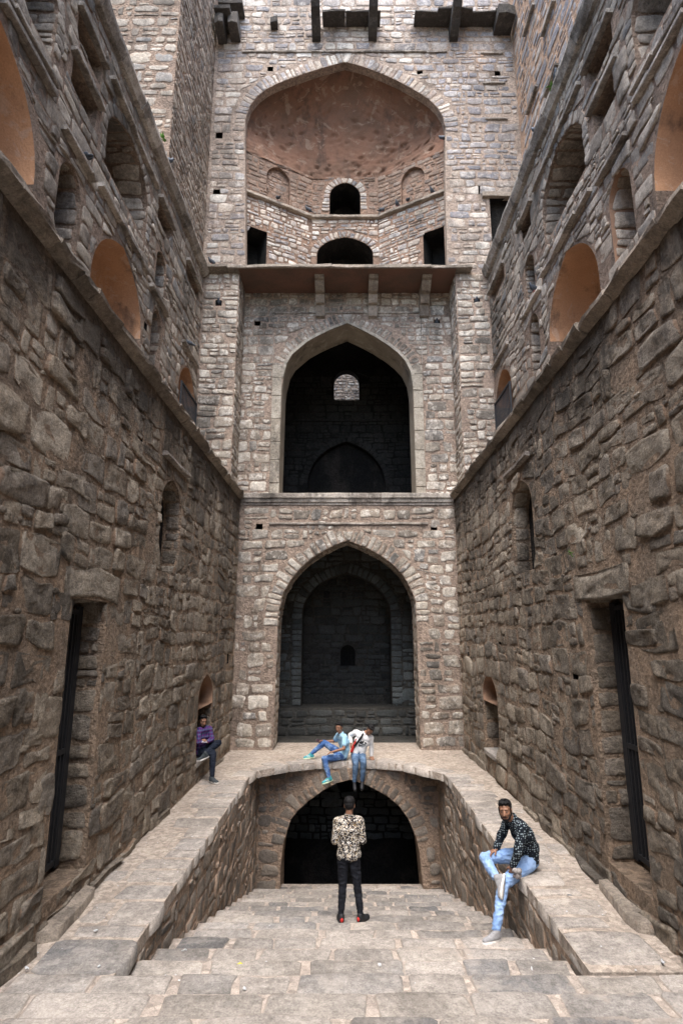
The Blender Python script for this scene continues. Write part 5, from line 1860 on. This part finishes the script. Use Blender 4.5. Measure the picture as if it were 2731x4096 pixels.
person('bearded man in light jeans and a black dotted shirt sitting cross-legged on the right ledge', (2.38, 8.28, 0), dict(
    pelvis=(2.40, 8.28, .13), belly=(2.41, 8.27, .29), chest=(2.33, 8.21, .45), neck=(2.18, 8.13, .655), head=(2.08, 8.05, .785),
    shL=(2.28, 7.98, .59), shR=(2.22, 8.42, .57), elL=(2.17, 7.90, .325), elR=(2.10, 8.46, .32), wrL=(2.11, 7.96, .155), wrR=(2.02, 8.40, .205),
    hipL=(2.36, 8.13, .125), hipR=(2.32, 8.41, .125), knL=(1.99, 7.99, -.06), knR=(1.86, 8.40, .10), anL=(1.81, 7.76, -.49), anR=(1.91, 7.97, .0),
    face=(-.40, -.88, -.08), up=(-.12, -.05, 1), hands={'L': ((-.05, .35, -1), (-.3, -1, -.2), (-1, 0, 0), .7), 'R': ((-.8, -.25, -.35), (-.1, .1, 1), (0, -1, 0), .5)},
    toes={'L': ((-.88, -.42, 0), (0, 0, 1)), 'R': ((-.30, -.42, -.86), (-.62, .70, .30))}),
    M['dotted'], M['jeans_light'], dict(upper=M['shoe_grey'], sole=M['sole_white']), beard=1.0, hair=1.5, hair_dir=(-.012, .02), hem=.12, build=1.08)

person('man in a pale blue polo shirt seated over the pit arch, one knee raised', (-.05, 14.97, 0), dict(
    pelvis=(-.04, 14.97, .115), belly=(-.015, 14.96, .26), chest=(-.03, 14.94, .43), neck=(-.10, 14.92, .625), head=(-.15, 14.86, .775),
    shL=(-.01, 14.76, .56), shR=(-.17, 15.09, .545), elL=(-.03, 14.66, .32), elR=(-.27, 15.20, .40), wrL=(-.27, 14.63, .265), wrR=(-.52, 15.11, .405),
    hipL=(-.08, 14.86, .11), hipR=(-.08, 15.08, .11), knL=(-.50, 14.66, .09), knR=(-.52, 15.10, .38), anL=(-.38, 14.58, -.31), anR=(-.84, 15.05, .125),
    face=(-.38, -.9, -.10), up=(.02, 0, 1), hands={'L': ((-1, 0, -.25), (0, -.15, 1), (0, 1, 0), .35), 'R': ((-1, -.1, .15), (.1, .6, .7), (0, -.4, 1), .8)},
    toes={'L': ((-.88, -.38, -.22), (-.15, -.1, 1)), 'R': ((-1, -.12, -.10), (-.08, 0, 1))}),
    M['polo'], M['jeans_fade'], dict(upper=M['shoe_teal'], sole=M['sole_lime'], stripes=M['white_plain']), sleeve='short', top_name='polo_shirt', hair=1.3, beard=0)

# the emblem on the white top: black leaves over a grey disc with dark bars
D_c, D_n = V((.40, 14.86, .43)), V((.05, -1, .18)).normalized()
def emblem(c, n):
    if n.y > -.25: return 0
    R = frame((0, 0, 1), (0, -1, 0))
    x = (c.x - .425) * .93 + (c.z - .40) * .36
    z = (c.z - .40) * .93 - (c.x - .425) * .36
    r = math.hypot(x, z)
    for a in (-.75, 0, .75):
        u, v = x * math.cos(a) - (z - .0) * math.sin(a), x * math.sin(a) + (z - .0) * math.cos(a)
        if ((v - .045) / .042) ** 2 + (u / .02) ** 2 < 1: return 1
    if r < .085 and z < -.005:
        return 1 if int((z + .2) / .017) % 2 == 0 and z > -.05 else 2
    if abs(x) > .06 and abs(x) < .10 and abs(z - .03 + .5 * abs(x)) < .03: return 1
    return 0
person('man in a white emblem top leaning on his hand over the pit arch', (.32, 14.97, 0), dict(
    pelvis=(.33, 14.98, .125), belly=(.36, 14.95, .28), chest=(.42, 14.93, .44), neck=(.49, 14.89, .635), head=(.62, 14.79, .735),
    shL=(.25, 14.97, .64), shR=(.645, 14.93, .515), elL=(.13, 15.08, .555), elR=(.655, 15.01, .285), wrL=(.15, 14.96, .39), wrR=(.65, 14.99, .085),
    hipL=(.245, 14.96, .11), hipR=(.415, 14.96, .11), knL=(.255, 14.54, .0), knR=(.44, 14.54, .02), anL=(.22, 14.60, -.41), anR=(.41, 14.60, -.39),
    face=(-.25, -.72, -.62), up=(.35, -.5, .8), hands={'L': ((.05, -.2, -1), (-.8, .3, 0), (0, -1, 0), .8), 'R': ((.25, -.85, -.35), (0, -.2, 1), (-1, 0, 0), .75)},
    toes={'L': ((.12, -.80, -.58), (0, -.5, .8)), 'R': ((-.08, -.80, -.58), (0, -.5, .8))}),
    [M['white_knit'], M['print_black'], M['print_grey']], M['jeans_slate'], dict(upper=M['shoe_black'], sole=M['sole_dark']), top_name='sweatshirt', hair=1.3, pick=emblem)

person('man in a purple plaid shirt seated in the niche of the left wall', (-3.1, 13.05, .46), dict(
    pelvis=(-3.13, 13.07, .575), belly=(-3.13, 13.06, .72), chest=(-3.09, 13.03, .88), neck=(-3.06, 13.01, 1.06), head=(-3.06, 12.96, 1.195),
    shL=(-2.95, 13.12, 1.0), shR=(-3.13, 12.86, .995), elL=(-2.88, 13.09, .80), elR=(-3.09, 12.76, .80), wrL=(-2.94, 12.93, .775), wrR=(-3.04, 12.80, .785),
    hipL=(-3.08, 13.16, .565), hipR=(-3.09, 12.97, .565), knL=(-2.74, 13.12, .72), knR=(-2.79, 12.86, .56), anL=(-2.95, 12.79, .56), anR=(-2.76, 12.72, .115),
    face=(.52, -.8, -.22), up=(.05, 0, 1), hands={'L': ((-.5, -.6, .3), (.6, -.3, .5), (0, 0, 1), .8), 'R': ((.5, .4, .3), (-.3, -.8, .4), (0, 0, 1), .8)},
    toes={'L': ((-.80, -.45, -.30), (-.25, -.2, .9)), 'R': ((.80, -.58, 0), (0, 0, 1))}),
    M['plaid'], M['navy_trousers'], dict(upper=M['shoe_dark'], sole=M['sole_white']), beard=.8, hair=1.1)

def handset(label, c, d, up, mat, nm='mobile_phone'):
    R = frame(d, up)
    P = lambda x, y, z: R @ V((x, y, z))
    F = Form()
    for x in (-.028, .028):
        F.cap(V(c) + P(x, -.06, 0), .008, V(c) + P(x, .06, 0), .008)
    for x in (-.018, -.006, .006, .018):
        F.cap(V(c) + P(x, -.06, 0), .0078, V(c) + P(x, .06, 0), .0078)
    o = F.build(nm, mat, None, .004, 1)
    tag(o, label, 'phone')
    return o
handset('dark red phone held out over the raised knee of the man in blue', (-.66, 15.06, .425), (-.7, -.1, .35), (-.3, -.6, .6), M['phone_dark'])
handset('pale phone held by the man in the purple plaid shirt', (-2.99, 12.83, .80), (-.6, -.5, .1), (.2, -.4, .8), M['phone_light'])

# sling bag of the man in white: strap over the chest, red pouch at his side
def sling():
    root = link(bpy.data.objects.new('sling_bag', None))
    root.location = V((.2, 14.9, .3))
    tag(root, 'red pouch on a wide black strap across the white top', 'bag')
    F = Form()
    pts = [(.50, 14.98, .735), (.475, 14.865, .68), (.40, 14.795, .56), (.315, 14.80, .45), (.235, 14.84, .35), (.19, 14.92, .26)]
    n = V((.8, 0, -.55)).normalized()
    for k in (-.018, -.006, .006, .018):
        F.chain([V(p) + n * k for p in pts], [.0085] * len(pts))
    F.build('strap', M['strap'], root, .005, 1)
    F = Form()
    F.chain([(.285, 14.87, .50), (.215, 14.87, .36), (.165, 14.88, .22)], [.02, .028, .034])
    F.build('pouch', M['red'], root, .006, 2, wrinkle=.004, wscale=30)
sling()

def rag():
    F = Form()
    rg = random.Random(5)
    for i in range(9):
        a = V((2.14 + rg.uniform(-.045, .06), 7.88 + rg.uniform(-.02, .02), .10 + rg.uniform(-.04, .035)))
        F.ell(a, (rg.uniform(.018, .035), rg.uniform(.015, .025), rg.uniform(.018, .04)), Matrix.Rotation(rg.uniform(0, 3), 3, 'Y'))
    o = F.build('crumpled_cloth', M['grey_cloth'], None, .006, 1, wrinkle=.004, wscale=40)
    tag(o, 'crumpled grey cloth in the hand of the man in light jeans', 'cloth')
rag()
# ------------------------------------------------------------------ pigeons, plants, litter
M['pigeon'] = flat('slate_grey_feathers', (.055, .065, .08), .6)
M['pigeon_dark'] = flat('dark_neck_feathers', (.02, .026, .035), .4, .5)
M['pigeon_leg'] = flat('pink_legs', (.3, .09, .07), .6)
M['leaf'] = flat('green_leaf', (.08, .20, .03), .6)
M['litter'] = flat('white_paper', (.48, .49, .50), .7)
M['yellow'] = flat('yellow_green_leaf', (.45, .42, .05), .6)

def make_pigeon(label, loc, yaw):
    """built at the origin looking along +y, feet at z = 0"""
    root = link(bpy.data.objects.new('pigeon', None))
    tag(root, label, 'pigeon', 'pigeons perched on the masonry')
    F = Form()
    F.ell((0, 0, .115), (.055, .10, .058), Matrix.Rotation(.42, 3, 'X'))
    F.chain([(0, .06, .15), (0, .085, .195), (0, .09, .225)], [.042, .030, .027])
    F.cap((0, .09, .228), .026, (0, .10, .228), .023)
    F.build('body', M['pigeon'], root, .008, 2)
    F = Form().cap((0, .115, .224), .008, (0, .137, .215), .003)
    F.build('beak', M['pigeon_dark'], root, .003, 0)
    Form().chain([(0, .065, .165), (0, .085, .195)], [.043, .032]).build('neck_sheen', M['pigeon_dark'], root, .006, 1)
    Form().cap((0, -.08, .08), .03, (0, -.17, .045), .022).build('tail', M['pigeon_dark'], root, .007, 1)
    for s in (-1, 1):
        Form().ell((s * .05, -.02, .115), (.014, .105, .045), Matrix.Rotation(.38, 3, 'X')).build('wing', M['pigeon'], root, .007, 1)
        Form().chain([(s * .022, .0, .065), (s * .022, .01, .006), (s * .022, .04, .005)], [.006, .005, .004]).build('leg', M['pigeon_leg'], root, .004, 0)
    root.location = loc
    root.rotation_euler = (0, 0, yaw)
    return root
PG = [  # label, place, heading
    ('pigeon on the balcony end beside the left buttress', (-4.25, 16.05, 14.545), 2.2),
    ('pigeon high on the rim of the great niche, right side', (3.33, 16.38, 19.6), 1.2),
    ('pigeon on the gallery nearest the left blind arch', (-2.35, 17.12, 17.855), .6),
    ('pigeon on the gallery just left of the dark doorway', (-1.32, 17.68, 17.855), 1.9),
    ('pigeon on the gallery just right of the dark doorway', (1.32, 17.70, 17.855), -1.2),
    ('paler pigeon on the gallery below the right blind arch', (1.85, 17.42, 17.855), 2.6),
    ('pigeon on the gallery, second from its right end', (2.2, 17.22, 17.855), .2),
    ('pigeon at the right end of the gallery', (3.0, 16.82, 17.855), 2.4),
    ('pigeon in the square hole of the left buttress', (-4.02, 16.36, 13.265), 3.1),
    ('pigeon in the square hole of the right buttress', (4.2, 16.36, 13.315), 3.1),
    ('pigeon on the string slab of the right upper wall', (4.5, 12.15, 10.99), 2.0),
    ('pigeon on the coping of the left upper wall', (-4.42, 12.1, 14.545), -1.0),
    ('pigeon on the left string slab beside the small niche', (-4.48, 8.35, 11.02), 1.0),
    ('pigeon on the coping of the right upper wall, farther one', (4.5, 11.2, 14.545), .8),
    ('pigeon on the coping of the right upper wall, nearer one', (4.5, 9.9, 14.545), 2.8),
    ('pigeon at the far end of the left wall, by the topmost slab', (-4.45, 14.9, 11.07), 1.5),
    ('pigeon standing inside the right square hole of the middle arch stage', (3.1, 17.46, 13.215), 3.1),
]
def copy_tree(o, parent=None):
    c = o.copy()
    C.objects.link(c)
    if parent is not None: c.parent = parent
    for ch in list(o.children): copy_tree(ch, c)
    return c
bird = None
for lab, loc, yaw in PG:
    if bird is None:
        bird = make_pigeon(lab, (0, 0, 0), 0)
        b = bird
    else:
        b = copy_tree(bird)
    b['label'] = lab
    b.location = loc
    b.rotation_euler = (0, 0, yaw)

def plant(label, c, n, s, seed, lean):
    rg = random.Random(seed)
    root = link(bpy.data.objects.new('wall_plant', None))
    root.location = c
    tag(root, label, 'plant')
    Form().chain([V(c), V(c) + V((lean[0] * .4, lean[1], .04)), V(c) + V((lean[0] * .8, lean[1] * 1.6, .10))], [.006, .005, .003]).build('stem', M['leaf'], root, .003, 0)
    for i in range(n):
        a = rg.uniform(0, 6.28)
        d = V((math.cos(a) + lean[0] * 6, math.sin(a), rg.uniform(-.2, .8))).normalized()
        sd_ = d.cross(V((0, 0, 1))).normalized()
        p = V((lean[0] * .5, lean[1], .05)) * rg.uniform(.3, 1.6)
        L = s * rg.uniform(.7, 1.2)
        vs = [p, p + d * L * .4 + sd_ * L * .22, p + d * L, p + d * L * .4 - sd_ * L * .22, p + d * L * .5 + V((0, 0, -.012))]
        mesh_obj('leaf', vs, [(0, 1, 4), (1, 2, 4), (2, 3, 4), (3, 0, 4)], M['leaf'], root)
plant('small bright green plant growing from the top of the left upper wall', (-4.38, 11.35, 14.5), 9, .13, 3, (.08, 0))
plant('small green plant growing from the coping of the right upper wall', (4.44, 9.95, 14.42), 9, .12, 4, (-.08, 0))
plant('tiny green tuft above the doorway of the right wall', (3.12, 7.75, 4.05), 5, .06, 6, (-.06, 0))

# scraps of paper and feathers on the steps and ledges
rg = random.Random(77)
spots = [(-1.55, 6.25, 0, .05, 'white scrap of paper on the top step near the left ledge'), (-.86, 5.65, 0, .045, 'white scrap on the landing left of the middle'), (.32, 6.0, 0, .05, 'crumpled whitish wrapper in the middle of the landing'),
         (-2.55, 6.62, 0, .05, 'white feather on the left ledge'), (2.62, 7.45, 0, .045, 'white scrap of paper on the right ledge beside the seated man'), (2.95, 6.05, 0, .05, 'pale scrap at the foot of the right wall'),
         (-.30, 5.3, 0, .055, 'whitish wrapper on the near part of the landing'), (1.7, 5.95, 0, .03, 'small white scrap near the right end of the landing'), (-2.9, 5.95, 0, .05, 'white scrap at the foot of the left wall'), (-2.25, 5.98, 0, .03, 'small white scrap beside the end of the left ledge')]
for x, y, k, s, lab in spots:
    n = 7
    vs = [V((0, 0, .012))]
    for i in range(n):
        a = 6.283 * i / n
        q = s * rg.uniform(.3, .6)
        vs.append(V((q * math.cos(a) * 1.2, q * math.sin(a) * .7, rg.uniform(.0, .02))))
    for i in range(n):
        vs.append(vs[1 + i] * .8 + V((0, 0, -.006)))
    fs = [(0, 1 + i, 1 + (i + 1) % n) for i in range(n)] + [(1 + i, 1 + n + i, 1 + n + (i + 1) % n, 1 + (i + 1) % n) for i in range(n)]
    o = mesh_obj('feather' if 'feather' in lab else 'paper_scrap', vs, fs, M['litter'])
    o.location = (x, y, .026)
    o.rotation_euler = (0, 0, rg.uniform(0, 3))
    tag(o, lab, 'litter')
# crumbs of litter too small to tell apart
vs, fs = [], []
for i in range(260):
    side = rg.random()
    if side < .35: x, y, z = rg.uniform(-3.0, -2.1), rg.uniform(5.9, 13), .012
    elif side < .6: x, y, z = rg.uniform(2.3, 3.1), rg.uniform(5.9, 13), .012
    else:
        k = rg.randint(0, 11)
        x, y, z = rg.uniform(-2, 2.1), TY + TR * (k - 1) + rg.uniform(.05, .6), -RS * k + .02
    r = rg.uniform(.004, .014)
    b = len(vs)
    for q in range(4):
        a = 6.283 * q / 4 + i
        vs.append((x + r * math.cos(a), y + r * math.sin(a) * .7, z + rg.uniform(0, .006)))
    vs.append((x, y, z + r * .7))
    fs += [(b + q, b + (q + 1) % 4, b + 4) for q in range(4)]
tag(mesh_obj('litter_crumbs', vs, fs, M['litter']), kind='stuff')
yl = mesh_obj('fallen_leaf', [(0, 0, 0), (.03, .02, .012), (.06, 0, .004), (.03, -.02, .012), (.03, 0, .002)], [(0, 1, 4), (1, 2, 4), (2, 3, 4), (3, 0, 4)], M['yellow'])
yl.location = (-1.0, 6.02, .03)
tag(yl, 'tiny yellow green leaf on the top step', 'leaf')
bpy.data.scenes.remove(WORK)
